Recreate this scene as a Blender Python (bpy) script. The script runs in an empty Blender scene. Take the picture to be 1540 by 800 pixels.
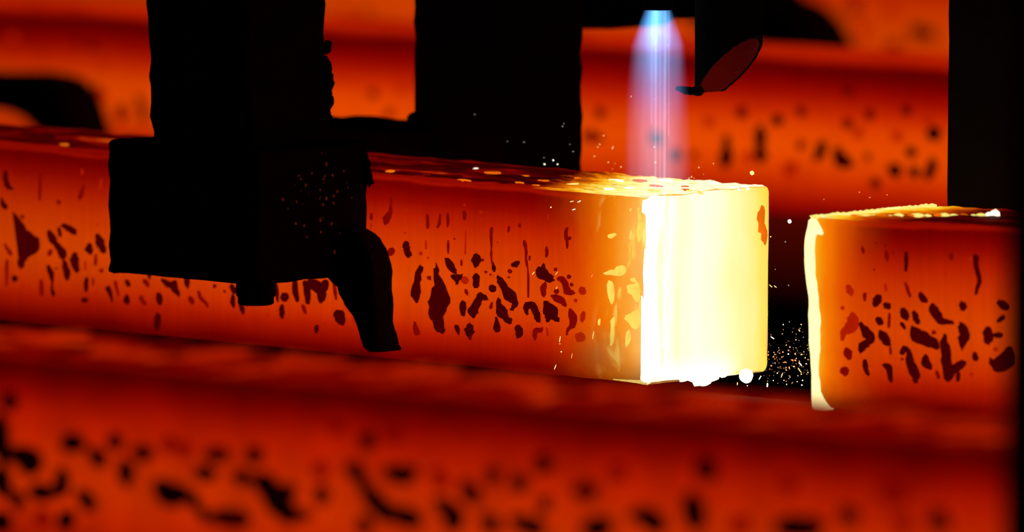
import bpy, bmesh, math, random
from mathutils import Vector, Matrix, noise

SC = bpy.context.scene
COL = SC.collection
S = 0.15            # billet side, metres
ZB = 0.75           # height of the strands' underside above the floor
PITCH = 1.274472    # spacing of the strands
random.seed(11)

# ------------------------------------------------------------------ camera
cam = bpy.data.cameras.new('camera')
cam_ob = bpy.data.objects.new('camera', cam)
COL.objects.link(cam_ob)
CR = Vector((0.74607349, 0.66585885, 0.00251773))
CU = Vector((-0.06111365, 0.06470973, 0.99603101))
CF = Vector((-0.66305314, 0.7432662, -0.08897128))
CP = Vector((5.552952, -6.3853185, 1.5994366))
m = Matrix((CR, CU, -CF)).transposed().to_4x4()
m.translation = CP
cam_ob.matrix_world = m
cam.sensor_fit = 'HORIZONTAL'
cam.sensor_width = 36.0
cam.lens = 16116.384 / 1540 * 36.0
cam.clip_start = 0.1
cam.clip_end = 200
cam.dof.use_dof = True
cam.dof.focus_distance = 8.55
cam.dof.aperture_fstop = 4.9
SC.camera = cam_ob

# ------------------------------------------------------------------ world, exposure
w = bpy.data.worlds.new('dark_hall')
SC.world = w
w.use_nodes = True
w.node_tree.nodes['Background'].inputs[0].default_value = (0.05, 0.03, 0.03, 1)
w.node_tree.nodes['Background'].inputs[1].default_value = 0.004
SC.view_settings.view_transform = 'Standard'
SC.view_settings.look = 'None'
SC.view_settings.exposure = 0.0
SC.view_settings.gamma = 1.0
SC.view_settings.use_curve_mapping = False
# The hall is lit by what glows in it: the billets, the molten cut, the flame and the sparks.

# ------------------------------------------------------------------ helpers
def lin(c):
    return tuple(((v / 255) / 12.92 if v / 255 <= 0.04045 else ((v / 255 + 0.055) / 1.055) ** 2.4) for v in c)

def new_mat(name):
    mt = bpy.data.materials.new(name)
    mt.use_nodes = True
    mt.node_tree.nodes.clear()
    return mt, mt.node_tree.nodes, mt.node_tree.links

class G:
    """tiny node-graph helper"""
    def __init__(s, name):
        s.mat, s.n, s.l = new_mat(name)
    def node(s, t, **k):
        nd = s.n.new(t)
        for a, v in k.items():
            setattr(nd, a, v)
        return nd
    def put(s, sock, v):
        if isinstance(v, bpy.types.NodeSocket):
            s.l.new(v, sock)
        elif isinstance(v, (tuple, list)):
            sock.default_value = tuple(v) if len(v) == 4 or sock.type == 'VECTOR' else tuple(v) + (1,)
        else:
            sock.default_value = v
    def math(s, op, a, b=0.0, c=0.0, clamp=False):
        nd = s.node('ShaderNodeMath', operation=op, use_clamp=clamp)
        s.put(nd.inputs[0], a); s.put(nd.inputs[1], b); s.put(nd.inputs[2], c)
        return nd.outputs[0]
    def obj(s):
        return s.node('ShaderNodeTexCoord').outputs['Object']
    def xyz(s, v):
        nd = s.node('ShaderNodeSeparateXYZ'); s.put(nd.inputs[0], v)
        return nd.outputs
    def noise(s, vec, scale, stretch=(1, 1, 1), detail=3.0, rough=0.5, dist=0.0, shift=(0, 0, 0)):
        mp = s.node('ShaderNodeMapping')
        s.put(mp.inputs['Vector'], vec)
        mp.inputs['Scale'].default_value = stretch
        mp.inputs['Location'].default_value = shift
        nz = s.node('ShaderNodeTexNoise')
        s.put(nz.inputs['Vector'], mp.outputs[0])
        nz.inputs['Scale'].default_value = scale
        nz.inputs['Detail'].default_value = detail
        nz.inputs['Roughness'].default_value = rough
        nz.inputs['Distortion'].default_value = dist
        return nz.outputs[0]
    def ramp(s, fac, stops, srgb=True, interp='LINEAR'):
        nd = s.node('ShaderNodeValToRGB')
        nd.color_ramp.interpolation = interp
        els = nd.color_ramp.elements
        while len(els) > 1:
            els.remove(els[-1])
        for i, st in enumerate(stops):
            pos, c = st[0], st[1]
            a = st[2] if len(st) > 2 else 1.0
            e = els[0] if i == 0 else els.new(pos)
            e.position = pos
            e.color = (lin(c) if srgb else tuple(c)) + (a,)
        s.put(nd.inputs[0], fac)
        return nd.outputs[0], nd.outputs[1]
    def mix(s, fac, a, b, mode='MIX'):
        nd = s.node('ShaderNodeMix', data_type='RGBA', blend_type=mode)
        s.put(nd.inputs['Factor'], fac); s.put(nd.inputs[6], a); s.put(nd.inputs[7], b)
        return nd.outputs[2]
    def scale(s, col, f):
        nd = s.node('ShaderNodeVectorMath', operation='SCALE')
        s.put(nd.inputs[0], col); s.put(nd.inputs[3], f)
        return nd.outputs[0]
    def glow(s, col, strength=1.0, base=(0.02, 0.012, 0.01), rough=0.75, bump=None, bump_d=0.0006):
        b = s.node('ShaderNodeBsdfPrincipled')
        b.inputs['Base Color'].default_value = base + (1,)
        b.inputs['Roughness'].default_value = rough
        b.inputs['Specular IOR Level'].default_value = 0.1
        s.put(b.inputs['Emission Color'], col)
        b.inputs['Emission Strength'].default_value = strength
        if bump is not None:
            bp = s.node('ShaderNodeBump')
            bp.inputs['Distance'].default_value = bump_d
            s.put(bp.inputs['Height'], bump)
            s.l.new(bp.outputs[0], b.inputs['Normal'])
        o = s.node('ShaderNodeOutputMaterial')
        s.l.new(b.outputs[0], o.inputs['Surface'])
        return s.mat

def flat_glow(name, rgb, strength=1.0, raw=False, var=0.0):
    g = G(name)
    c = rgb if raw else lin(rgb)
    if var:
        nz = g.noise(g.obj(), 90, detail=2)
        f = g.math('MULTIPLY_ADD', nz, 2 * var, 1 - var)
        return g.glow(g.scale(c, f), strength)
    return g.glow(c, strength)

def dark_metal(name, base, rough, var=0.5, spec=0.25, metal=0.0, nscale=60, bump_d=0.0015):
    g = G(name)
    co = g.obj()
    nz = g.noise(co, nscale, detail=6, rough=0.65)
    fine = g.noise(co, nscale * 6, detail=3)
    f = g.math('MULTIPLY_ADD', nz, 2 * var, 1 - var)
    b = g.node('ShaderNodeBsdfPrincipled')
    g.put(b.inputs['Base Color'], g.scale(tuple(base), f))
    g.put(b.inputs['Roughness'], rough)
    b.inputs['Metallic'].default_value = metal
    b.inputs['Specular IOR Level'].default_value = spec
    bp = g.node('ShaderNodeBump')
    bp.inputs['Distance'].default_value = bump_d
    g.put(bp.inputs['Height'], g.math('ADD', nz, g.math('MULTIPLY', fine, 0.3)))
    g.l.new(bp.outputs[0], b.inputs['Normal'])
    o = g.node('ShaderNodeOutputMaterial')
    g.l.new(b.outputs[0], o.inputs['Surface'])
    return g.mat

def mesh_obj(name, bm, mats, parent=None, smooth=False, loc=None):
    me = bpy.data.meshes.new(name)
    bm.normal_update()
    bm.to_mesh(me); bm.free()
    for mt in (mats if isinstance(mats, (list, tuple)) else [mats]):
        me.materials.append(mt)
    if smooth:
        for p in me.polygons:
            p.use_smooth = True
    ob = bpy.data.objects.new(name, me)
    COL.objects.link(ob)
    if parent is not None:
        ob.parent = parent
    if loc is not None:
        ob.location = loc
    return ob

def thing(name, label, cat, loc=(0, 0, 0), group=None):
    o = bpy.data.objects.new(name, None)
    o.empty_display_size = 0.05
    COL.objects.link(o)
    o.location = loc
    tag(o, label, cat, group)
    return o

def tag(o, label, cat, group=None):
    o['label'] = label
    o['category'] = cat
    if group:
        o['group'] = group

def structure(name, bm, mt):
    o = mesh_obj(name, bm, mt)
    o['kind'] = 'structure'
    return o

def nz3(v, f, seed=0.0):
    return noise.noise_vector(Vector((v[0] * f + seed, v[1] * f - seed, v[2] * f + 2 * seed)))

def rough_box(x0, x1, y0, y1, z0, z1, step=0.012, amp=0.0012, edge=0.003, seed=0.0, bm=None, lean=0.0, bevel=0.004):
    """a box of plate steel, its edges knocked round and crusted with slag"""
    own = bm is None
    if own:
        bm = bmesh.new()
    tmp = bmesh.new()
    bmesh.ops.create_cube(tmp, size=1)
    for v in tmp.verts:
        v.co = Vector(((x0 + x1) / 2 + v.co.x * (x1 - x0), (y0 + y1) / 2 + v.co.y * (y1 - y0), (z0 + z1) / 2 + v.co.z * (z1 - z0)))
    bmesh.ops.bevel(tmp, geom=list(tmp.edges), offset=bevel, segments=2, profile=0.5, affect='EDGES')
    for ax, a, b in ((0, x0, x1), (1, y0, y1), (2, z0, z1)):
        n = min(60, max(1, int((b - a) / step)))
        for i in range(1, n):
            co = [0, 0, 0]; no = [0, 0, 0]
            co[ax] = a + (b - a) * i / n; no[ax] = 1
            bmesh.ops.bisect_plane(tmp, geom=list(tmp.verts) + list(tmp.edges) + list(tmp.faces), plane_co=co, plane_no=no)
    for v in tmp.verts:
        c = v.co
        dx = min(abs(c.x - x0), abs(c.x - x1)); dy = min(abs(c.y - y0), abs(c.y - y1))
        e = max(0.0, 1 - max(dx, dy) / 0.012)
        d = nz3(c, 45, seed) * amp + nz3(c, 130, seed + 3) * edge * e * 0.8 + nz3(c, 420, seed + 5) * edge * e * 0.45
        v.co = c + d
        if lean:
            v.co.x += lean * (v.co.z - z0)
    tm = bpy.data.meshes.new('tmp'); tmp.to_mesh(tm); tmp.free()
    bm.from_mesh(tm); bpy.data.meshes.remove(tm)
    return bm

def chaikin(pts, n=2):
    for _ in range(n):
        q = []
        for i in range(len(pts)):
            a, b = pts[i], pts[(i + 1) % len(pts)]
            q.append((a[0] * .75 + b[0] * .25, a[1] * .75 + b[1] * .25))
            q.append((a[0] * .25 + b[0] * .75, a[1] * .25 + b[1] * .75))
        pts = q
    return pts

def prism(poly, y0, y1, bevel=0.002, bm=None, rough=0.0, seed=0.0):
    """plate with the outline poly (x, z), standing between y0 and y1"""
    bm = bm or bmesh.new()
    if rough:
        poly = [(x + noise.noise((x * 160 + seed, z * 160, seed)) * rough, z + noise.noise((x * 160, z * 160 + seed, 9)) * rough) for x, z in poly]
    ins = []
    n = len(poly)
    ar = sum(poly[i][0] * poly[(i + 1) % n][1] - poly[(i + 1) % n][0] * poly[i][1] for i in range(n))
    sg = 1 if ar > 0 else -1
    for i in range(n):
        a, b = poly[i - 1], poly[(i + 1) % n]
        tx, tz = b[0] - a[0], b[1] - a[1]
        l = math.hypot(tx, tz) or 1e-9
        ins.append((poly[i][0] - sg * tz / l * bevel, poly[i][1] + sg * tx / l * bevel))
    rings = []
    for pl, y in ((ins, y0), (poly, y0 + bevel), (poly, y1 - bevel), (ins, y1)):
        rings.append([bm.verts.new((x, y, z)) for x, z in pl])
    for a, b in zip(rings, rings[1:]):
        for i in range(n):
            j = (i + 1) % n
            bm.faces.new((a[i], a[j], b[j], b[i]))
    bm.faces.new(rings[0]); bm.faces.new(rings[-1])
    bmesh.ops.recalc_face_normals(bm, faces=bm.faces)
    return bm

def lathe(prof, seg=32, bm=None, cx=0.0, cy=0.0, caps=True):
    bm = bm or bmesh.new()
    rings = []
    for r, z in prof:
        rings.append([bm.verts.new((cx + r * math.cos(2 * math.pi * i / seg), cy + r * math.sin(2 * math.pi * i / seg), z)) for i in range(seg)])
    for a, b in zip(rings, rings[1:]):
        for i in range(seg):
            j = (i + 1) % seg
            bm.faces.new((a[i], a[j], b[j], b[i]))
    if caps:
        bm.faces.new(rings[0]); bm.faces.new(rings[-1])
    bmesh.ops.recalc_face_normals(bm, faces=bm.faces)
    return bm

def lump(bm, c, r, seed, sub=2, amp=0.35, freq=None):
    tmp = bmesh.new()
    bmesh.ops.create_icosphere(tmp, subdivisions=sub, radius=1)
    rx, ry, rz = r if isinstance(r, tuple) else (r, r, r)
    for v in tmp.verts:
        d = 1 + amp * noise.noise(Vector(v.co) * 1.6 + Vector((seed, seed * .7, -seed)))
        v.co = Vector((c[0] + v.co.x * rx * d, c[1] + v.co.y * ry * d, c[2] + v.co.z * rz * d))
    tm = bpy.data.meshes.new('tmp'); tmp.to_mesh(tm); tmp.free()
    bm.from_mesh(tm); bpy.data.meshes.remove(tm)
    return bm

# ------------------------------------------------------------------ measured shapes
# scale patches: shade, then strokes of (x, z, radius) in tenths of a millimetre on the front
# face of a billet; outlines in metres
MAIN_PATCHES = [('m',[[(-2966,1172,11),(-2965,1128,9)]]),
('f',[[(-2969,1096,5),(-2968,1052,5)]]),
('m',[[(-2748,1321,6),(-2751,1239,11),(-2761,1190,16),(-2798,1155,27),(-2808,1106,16)]]),
('f',[[(-2583,1229,8),(-2583,1191,10)]]),
('m',[[(-2355,1211,8),(-2347,1168,11),(-2350,1098,8)]]),
('m',[[(-2214,1220,5),(-2217,1155,10),(-2245,1110,7)]]),
('m',[[(-2131,1231,8),(-2127,1182,11),(-2130,1123,5)]]),
('m',[[(-1951,1253,14),(-1947,1199,12)]]),
('f',[[(-1951,1312,9)]]),
('f',[[(-1771,1264,11)]]),
('f',[[(-1770,1200,12)]]),
('f',[[(-2596,1044,7)]]),
('d',[[(-2585,953,27),(-2577,910,24),(-2555,869,27)]]),
('m',[[(-2737,900,22),(-2759,861,22)]]),
('f',[[(-2367,994,5),(-2367,930,6)]]),
('f',[[(-2424,888,14)]]),
('f',[[(-2344,856,8)]]),
('m',[[(-2057,1031,7)]]),
('m',[[(-2125,1010,5),(-2125,957,8),(-2124,908,5)]]),
('f',[[(-1935,1109,4),(-1934,1007,5),(-1940,915,5)]]),
('m',[[(-1980,864,6),(-1979,821,7)]]),
('d',[[(-1811,908,27),(-1818,870,35),(-1817,832,21)]]),
('m',[[(-1753,879,11)]]),
('d',[[(-2423,775,19),(-2452,703,22),(-2466,632,24),(-2480,555,38),(-2465,502,22)]]),
('m',[[(-2329,695,16)]]),
('d',[[(-2257,786,22),(-2234,702,24),(-2227,627,48),(-2211,541,81),(-2240,453,70),(-2254,398,59),(-2231,335,43),(-2202,283,32)]]),
('d',[[(-2142,869,11),(-2120,839,27),(-2084,798,27),(-2047,757,16)]]),
('d',[[(-2069,729,22),(-2025,716,30),(-2025,667,11)],[(-2025,716,27),(-1982,740,16)]]),
('f',[[(-1946,705,27)]]),
('d',[[(-1824,751,24),(-1816,703,27),(-1823,660,21)]]),
('m',[[(-1931,626,11),(-1916,594,13)]]),
('d',[[(-1959,521,22),(-1965,473,24),(-1958,425,19)]]),
('d',[[(-1700,566,11),(-1736,585,21),(-1765,599,32),(-1800,543,24),(-1836,487,32),(-1864,447,38),(-1850,421,21)]]),
('d',[[(-1644,656,27)]]),
('d',[[(-1580,752,21),(-1551,721,24),(-1515,676,24),(-1479,624,43),(-1414,581,32),(-1399,544,21),(-1434,499,8)]]),
('m',[[(-1716,785,10)]]),
('m',[[(-1666,767,8)]]),
('d',[[(-1638,866,5),(-1627,823,17),(-1627,802,11)]]),
('m',[[(-1459,808,16)]]),
('m',[[(-1469,759,8)]]),
('d',[[(-1416,859,21),(-1374,883,21)]]),
('d',[[(-1578,580,8),(-1578,537,16),(-1549,491,43),(-1527,460,38),(-1484,420,24),(-1455,406,27)]]),
('m',[[(-1650,538,8),(-1660,499,13)]]),
('d',[[(-1598,423,8),(-1598,369,21),(-1590,327,27)]]),
('d',[[(-2029,328,16),(-2014,297,19),(-2007,265,8)]]),
('d',[[(-1892,343,22),(-1885,301,38),(-1884,252,19),(-1877,226,5)]]),
('m',[[(-2481,328,5),(-2477,285,16),(-2455,238,22)]]),
('d',[[(-1362,359,29),(-1354,317,27),(-1361,285,16)]]),
('d',[[(-1138,846,27),(-1110,810,48),(-1052,782,37),(-995,770,16)],[(-1096,891,8),(-1096,833,21)]]),
('m',[[(-1080,743,11),(-1101,693,24),(-1094,635,11)]]),
('m',[[(-968,857,13)]]),
('m',[[(-932,785,16),(-889,788,27),(-860,731,24),(-832,680,32),(-782,683,21)]]),
('m',[[(-826,808,16)]]),
('m',[[(-797,746,13)]]),
('m',[[(-959,682,19)]]),
('m',[[(-1001,647,13),(-951,624,27),(-895,617,27),(-866,576,16)]]),
('d',[[(-1072,583,21),(-1029,533,53),(-1007,492,48),(-950,453,21)],[(-1042,478,32),(-1049,435,11)]]),
('d',[[(-1285,509,11),(-1278,542,27),(-1221,562,32),(-1185,516,27),(-1156,460,27),(-1149,428,16)],[(-1278,526,16),(-1270,478,11)]]),
('m',[[(-1274,906,4),(-1259,800,5),(-1258,704,7),(-1257,613,5)]]),
('m',[[(-802,538,21),(-773,481,29),(-779,428,24),(-836,381,11),(-842,343,8)]]),
('m',[[(-1190,324,19),(-1169,357,21),(-1119,355,21),(-1112,372,13)],[(-1183,319,16),(-1183,276,8)]]),
('f',[[(-1056,381,6),(-1048,318,9)]]),
('f',[[(-753,621,14)]]),
('f',[[(-683,706,27)]]),
('f',[[(-667,531,16),(-681,467,16)]]),
('f',[[(-701,332,37)]]),
('m',[[(-1655,1143,11),(-1662,1105,11),(-1658,1052,10),(-1654,988,5),(-1660,918,6),(-1653,870,5),(-1631,839,5)]]),
('m',[[(-1469,1166,9),(-1476,1123,5)]]),
('m',[[(-1355,1200,5),(-1355,1173,9)]]),
('m',[[(-1304,1064,8),(-1297,1033,14),(-1282,991,9),(-1285,916,7),(-1277,863,5)]]),
('m',[[(-1246,945,7),(-1246,913,5)]]),
('m',[[(-1069,1032,4),(-1062,995,12),(-1068,952,8)]]),
('f',[[(-1050,1294,6),(-1050,1252,5)]]),
('m',[[(-844,1201,5),(-865,1163,12),(-857,1115,12),(-843,1084,9),(-846,1031,5)],[(-843,1105,11),(-815,1123,11)]]),
('m',[[(-1140,1417,9)]]),
('m',[[(-1030,1416,9)]]),
('f',[[(-1590,1030,7)]]),
('d',[[(-7115,1268,11),(-7115,1224,17),(-7107,1163,22),(-7067,1126,17),(-7036,1123,11)]]),
('f',[[(-6970,1144,9)]]),
('m',[[(-6719,1265,8),(-6711,1204,11),(-6715,1137,11),(-6718,1053,8)]]),
('f',[[(-6657,1135,7)]]),
('m',[[(-6210,1197,11),(-6229,1140,17),(-6252,1094,17)]]),
('f',[[(-6226,1334,6),(-6226,1295,6)]]),
('f',[[(-6003,1265,8),(-6018,1186,8)]]),
('m',[[(-6498,1045,17)]]),
('d',[[(-7161,1031,11),(-7145,993,17),(-7121,967,25)]]),
('d',[[(-7020,917,14),(-6973,864,17),(-6919,790,25),(-6849,727,50),(-6802,697,61),(-6786,654,50),(-6856,599,39),(-6902,562,33),(-6933,510,31),(-6941,476,17)]]),
('m',[[(-6919,896,17)]]),
('d',[[(-6609,793,17),(-6578,751,33),(-6547,708,28),(-6508,672,22),(-6454,642,33),(-6446,598,33)]]),
('d',[[(-6493,829,11),(-6481,785,14),(-6477,763,11)]]),
('d',[[(-6447,859,17),(-6401,840,22),(-6339,822,28),(-6308,802,22)]]),
('d',[[(-6047,797,17),(-6024,765,28),(-6001,706,33),(-5970,669,22)]]),
('f',[[(-6048,885,9)]]),
('d',[[(-6139,713,22),(-6146,674,33),(-6131,647,22)]]),
('d',[[(-6300,625,22),(-6315,585,33),(-6307,541,31),(-6284,498,28),(-6284,481,17)]]),
('m',[[(-6585,633,17),(-6608,599,17)]]),
('d',[[(-6430,566,11),(-6422,522,22),(-6399,462,31),(-6399,412,17)]]),
('d',[[(-6615,509,11),(-6600,471,19),(-6576,428,22),(-6568,373,10),(-6576,317,6),(-6553,268,17)]]),
('m',[[(-6523,490,11)]]),
('m',[[(-7120,654,8),(-7089,611,11),(-7058,574,17)]]),
('m',[[(-7096,521,11),(-7100,443,11),(-7096,359,11),(-7103,303,6)]]),
('d',[[(-7010,371,25)]]),
('f',[[(-6909,316,15)]]),
('f',[[(-6824,300,11)]]),
('m',[[(-6700,375,14),(-6692,314,17),(-6692,253,14)]]),
('d',[[(-6168,434,11),(-6176,378,19),(-6175,322,11)]]),
('f',[[(-6184,571,8),(-6184,499,8)]]),
('d',[[(-6213,242,17),(-6175,250,19)]]),
('m',[[(-6062,640,7),(-6069,551,11)]]),
('m',[[(-6095,439,7),(-6095,383,7)]]),
('m',[[(-6000,506,17)]]),
('f',[[(-6068,329,7),(-6075,251,6)]]),
('d',[[(-5938,361,14),(-5915,379,17),(-5907,352,17),(-5884,292,11),(-5876,260,8)]]),
('m',[[(-5839,423,14),(-5815,352,11),(-5800,309,7)]]),
('d',[[(-5709,437,17),(-5686,406,17)]]),
('d',[[(-5708,315,17),(-5708,277,28),(-5693,250,11)]]),
('m',[[(-5504,457,17),(-5473,431,17),(-5458,405,8)]]),
('m',[[(-5541,322,14),(-5533,289,17),(-5495,269,19)]]),
('d',[[(-5343,352,22),(-5328,309,28),(-5328,276,17)]]),
('d',[[(-5291,477,17),(-5238,442,25),(-5170,452,39),(-5162,403,28),(-5116,373,11),(-5116,345,6)]]),
('m',[[(-4988,354,14),(-4965,328,22),(-4957,307,14)]]),
('m',[[(-4890,411,11),(-4875,373,14),(-4852,342,16),(-4807,323,11),(-4784,286,8)]]),
('d',[[(-4710,467,14)]]),
('m',[[(-4599,432,11)]]),
('d',[[(-4424,344,8),(-4394,302,19),(-4386,265,11)]]),
('d',[[(-4515,486,16),(-4485,428,22),(-4455,452,22)]]),
('d',[[(-4038,546,16),(-4007,461,16),(-3999,390,8)]]),
('d',[[(-3925,430,33)]]),
('d',[[(-3947,366,8),(-3951,312,22),(-3947,263,16)]]),
('d',[[(-3808,573,16),(-3807,496,22),(-3784,411,16)]]),
('d',[[(-3689,570,16),(-3674,527,27),(-3666,457,22),(-3666,397,14)],[(-3630,563,38),(-3549,541,49),(-3511,495,38),(-3526,423,16)],[(-3468,585,27),(-3490,529,38)]]),
('m',[[(-3717,372,14),(-3687,319,14)]]),
('m',[[(-3379,591,8),(-3364,527,11),(-3349,452,8)]]),
('d',[[(-3333,344,33),(-3304,308,43),(-3289,271,33)]]),
('m',[[(-3253,431,11),(-3216,396,22),(-3187,452,22),(-3165,481,16)]]),
('f',[[(-3157,335,5),(-3149,265,8)]]),
('d',[[(-3561,219,14),(-3568,170,14)]]),
('f',[[(-3473,236,14)]]),
('f',[[(-4103,279,7),(-4106,219,7)]])]
PIECE_PATCHES = [('m',[[(525,1280,8),(535,1239,10)]]),
('m',[[(667,1318,7)]]),
('m',[[(754,1306,9)]]),
('m',[[(764,1260,10),(771,1219,16),(777,1188,5)]]),
('m',[[(831,1253,7)]]),
('d',[[(966,1260,11),(969,1192,13),(962,1120,10)]]),
('m',[[(643,1112,8)]]),
('f',[[(385,961,26),(406,920,26)]]),
('m',[[(547,917,13),(547,865,7)]]),
('d',[[(689,904,26),(668,861,29),(648,834,16)]]),
('d',[[(762,845,26),(782,831,26)]]),
('m',[[(958,1026,7),(984,971,13),(1004,920,8)]]),
('f',[[(756,1006,8),(763,949,8)]]),
('d',[[(1111,951,16),(1131,911,26),(1165,892,16)]]),
('m',[[(1419,1271,15),(1419,1225,8)]]),
('d',[[(1665,1268,18),(1665,1211,18),(1684,1140,15),(1704,1079,15),(1677,1016,10),(1664,974,10)]]),
('f',[[(1612,1239,15)]]),
('f',[[(1359,1119,10)]]),
('d',[[(1531,890,26),(1537,854,23)]]),
('d',[[(1902,920,26),(1954,886,31)]]),
('f',[[(425,739,31),(431,693,47),(404,634,42),(336,604,21),(316,551,16)]]),
('f',[[(321,796,14)]]),
('d',[[(506,681,18),(546,636,26),(586,592,42),(613,557,26),(559,533,26),(512,499,31),(505,463,16)]]),
('d',[[(681,727,23),(708,697,23)]]),
('d',[[(714,625,26),(741,579,36),(774,550,26)]]),
('m',[[(796,774,8),(788,670,8)]]),
('m',[[(801,525,5),(808,464,8)]]),
('d',[[(937,808,26),(950,772,31),(970,747,21)]]),
('d',[[(1044,798,18),(1057,762,23),(1084,722,18)]]),
('d',[[(916,708,13),(950,668,10)]]),
('d',[[(1030,688,16),(1056,627,52),(1123,605,52),(1197,583,47),(1263,551,31)]]),
('m',[[(369,460,31),(383,419,26)]]),
('m',[[(335,297,31)]]),
('d',[[(545,402,10),(551,340,21),(578,284,10)]]),
('d',[[(753,372,21),(794,354,26),(800,302,18),(813,246,10)]]),
('d',[[(915,475,18),(956,513,29),(1002,485,21),(995,422,26),(1029,356,34),(1062,301,26),(1062,260,16)]]),
('m',[[(922,428,10)]]),
('d',[[(1156,467,16),(1156,415,34),(1196,381,26)]]),
('d',[[(1225,864,26),(1244,824,34),(1284,774,31),(1324,745,26),(1391,743,18),(1437,736,10)]]),
('m',[[(1240,653,16)]]),
('d',[[(1517,729,23),(1543,690,36),(1550,638,36),(1530,586,26),(1523,539,10)]]),
('d',[[(1350,633,16),(1350,581,23),(1363,504,31),(1376,428,31),(1396,377,47),(1389,309,31)],[(1409,362,31),(1476,397,31),(1536,431,26)],[(1489,346,15),(1482,294,10)]]),
('d',[[(1782,707,26),(1788,656,33),(1782,610,26)]]),
('d',[[(1835,669,15),(1901,668,23)]]),
('d',[[(1881,774,13),(1921,807,21)]]),
('d',[[(1649,515,13),(1662,469,21)]]),
('d',[[(1821,457,31),(1873,414,46),(1926,427,46),(1973,486,46),(1986,554,31)]]),
('f',[[(1854,557,15)]]),
('m',[[(1269,354,10),(1289,304,13)]]),
('f',[[(1615,348,13)]])]
FRONT_PATCHES = [('d',[[(5435,1187,36)]]),
('d',[[(5347,1064,36),(5334,884,45),(5372,797,36)]]),
('d',[[(5353,706,40),(5359,594,45)]]),
('m',[[(5490,559,36),(5508,493,27)]]),
('d',[[(5352,369,45)]]),
('d',[[(5459,848,27),(5571,803,63),(5658,836,54),(5608,756,54)]]),
('d',[[(5974,939,40),(6036,962,45),(6110,949,27)]]),
('d',[[(6202,911,27),(6251,879,36),(6276,832,31)]]),
('m',[[(6399,988,36)]]),
('m',[[(6613,932,35),(6710,931,40)]]),
('d',[[(6497,849,27),(6515,805,40),(6509,725,27)]]),
('d',[[(5912,747,27),(5918,685,36),(5906,622,36)]]),
('d',[[(5658,590,36),(5745,605,40),(5844,595,27)]]),
('d',[[(6091,609,31),(6153,587,40),(6183,531,31)]]),
('d',[[(5924,391,36),(5974,457,40)]]),
('f',[[(5738,421,36)]]),
('d',[[(6801,734,31),(6862,694,53),(6947,669,58),(7056,682,35),(7135,662,31),(7177,598,22),(7238,537,26)]]),
('d',[[(7165,832,31),(7225,836,35),(7310,838,26)]]),
('m',[[(7268,967,31),(7406,973,35)]]),
('m',[[(7658,974,35),(7706,1012,35)]]),
('f',[[(7044,986,35)]]),
('f',[[(6899,1006,35)]]),
('d',[[(7688,827,40),(7778,833,40),(7825,780,57),(7897,711,66),(7957,645,48),(7992,595,35)],[(7927,744,35),(8016,794,31)]]),
('m',[[(8076,637,31),(8165,630,22)]]),
('m',[[(7526,845,35),(7628,822,31)]]),
('m',[[(7358,546,44),(7508,558,40),(7598,565,31)]]),
('m',[[(8277,770,35)]]),
('f',[[(8265,935,35)]]),
('m',[[(8683,1158,35)]]),
('f',[[(8899,1208,39)]]),
('f',[[(8400,1229,35)]]),
('d',[[(8548,969,39),(8607,939,30),(8648,872,26),(8725,791,35),(8813,719,43),(8900,696,39),(9017,687,39),(9116,673,39)]]),
('d',[[(8841,974,26),(8947,955,39),(9017,961,43),(9104,993,26)]]),
('m',[[(8654,603,39)]]),
('d',[[(9308,805,30),(9412,757,43),(9453,730,43),(9436,655,39)]]),
('m',[[(9539,948,26),(9597,892,39),(9632,843,34)]]),
('f',[[(9296,999,26),(9354,934,35)]]),
('m',[[(9775,1013,34)]]),
('d',[[(9999,1008,30),(10016,962,39)]]),
('m',[[(9712,728,34),(9799,683,39)]]),
('d',[[(9971,739,30),(10057,712,43),(10182,700,43)]]),
('m',[[(10209,1118,39)]]),
('m',[[(10523,962,34),(10613,986,43)]]),
('f',[[(10849,1114,38)]]),
('m',[[(11587,1190,47)]]),
('d',[[(11019,850,38),(11103,848,51),(11187,799,51)]]),
('d',[[(11477,983,47),(11494,908,47),(11500,824,38)]]),
('d',[[(10625,734,51),(10738,752,51)]]),
('d',[[(12212,870,42),(12348,877,55),(12512,894,42)]]),
('d',[[(12761,976,38)]]),
('f',[[(13122,1162,50)]]),
('f',[[(12259,1139,38)]]),
('m',[[(13499,1012,42)]]),
('f',[[(13199,956,37)]]),
('m',[[(10222,862,34)]]),
('f',[[(11865,852,42)]])]
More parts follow.
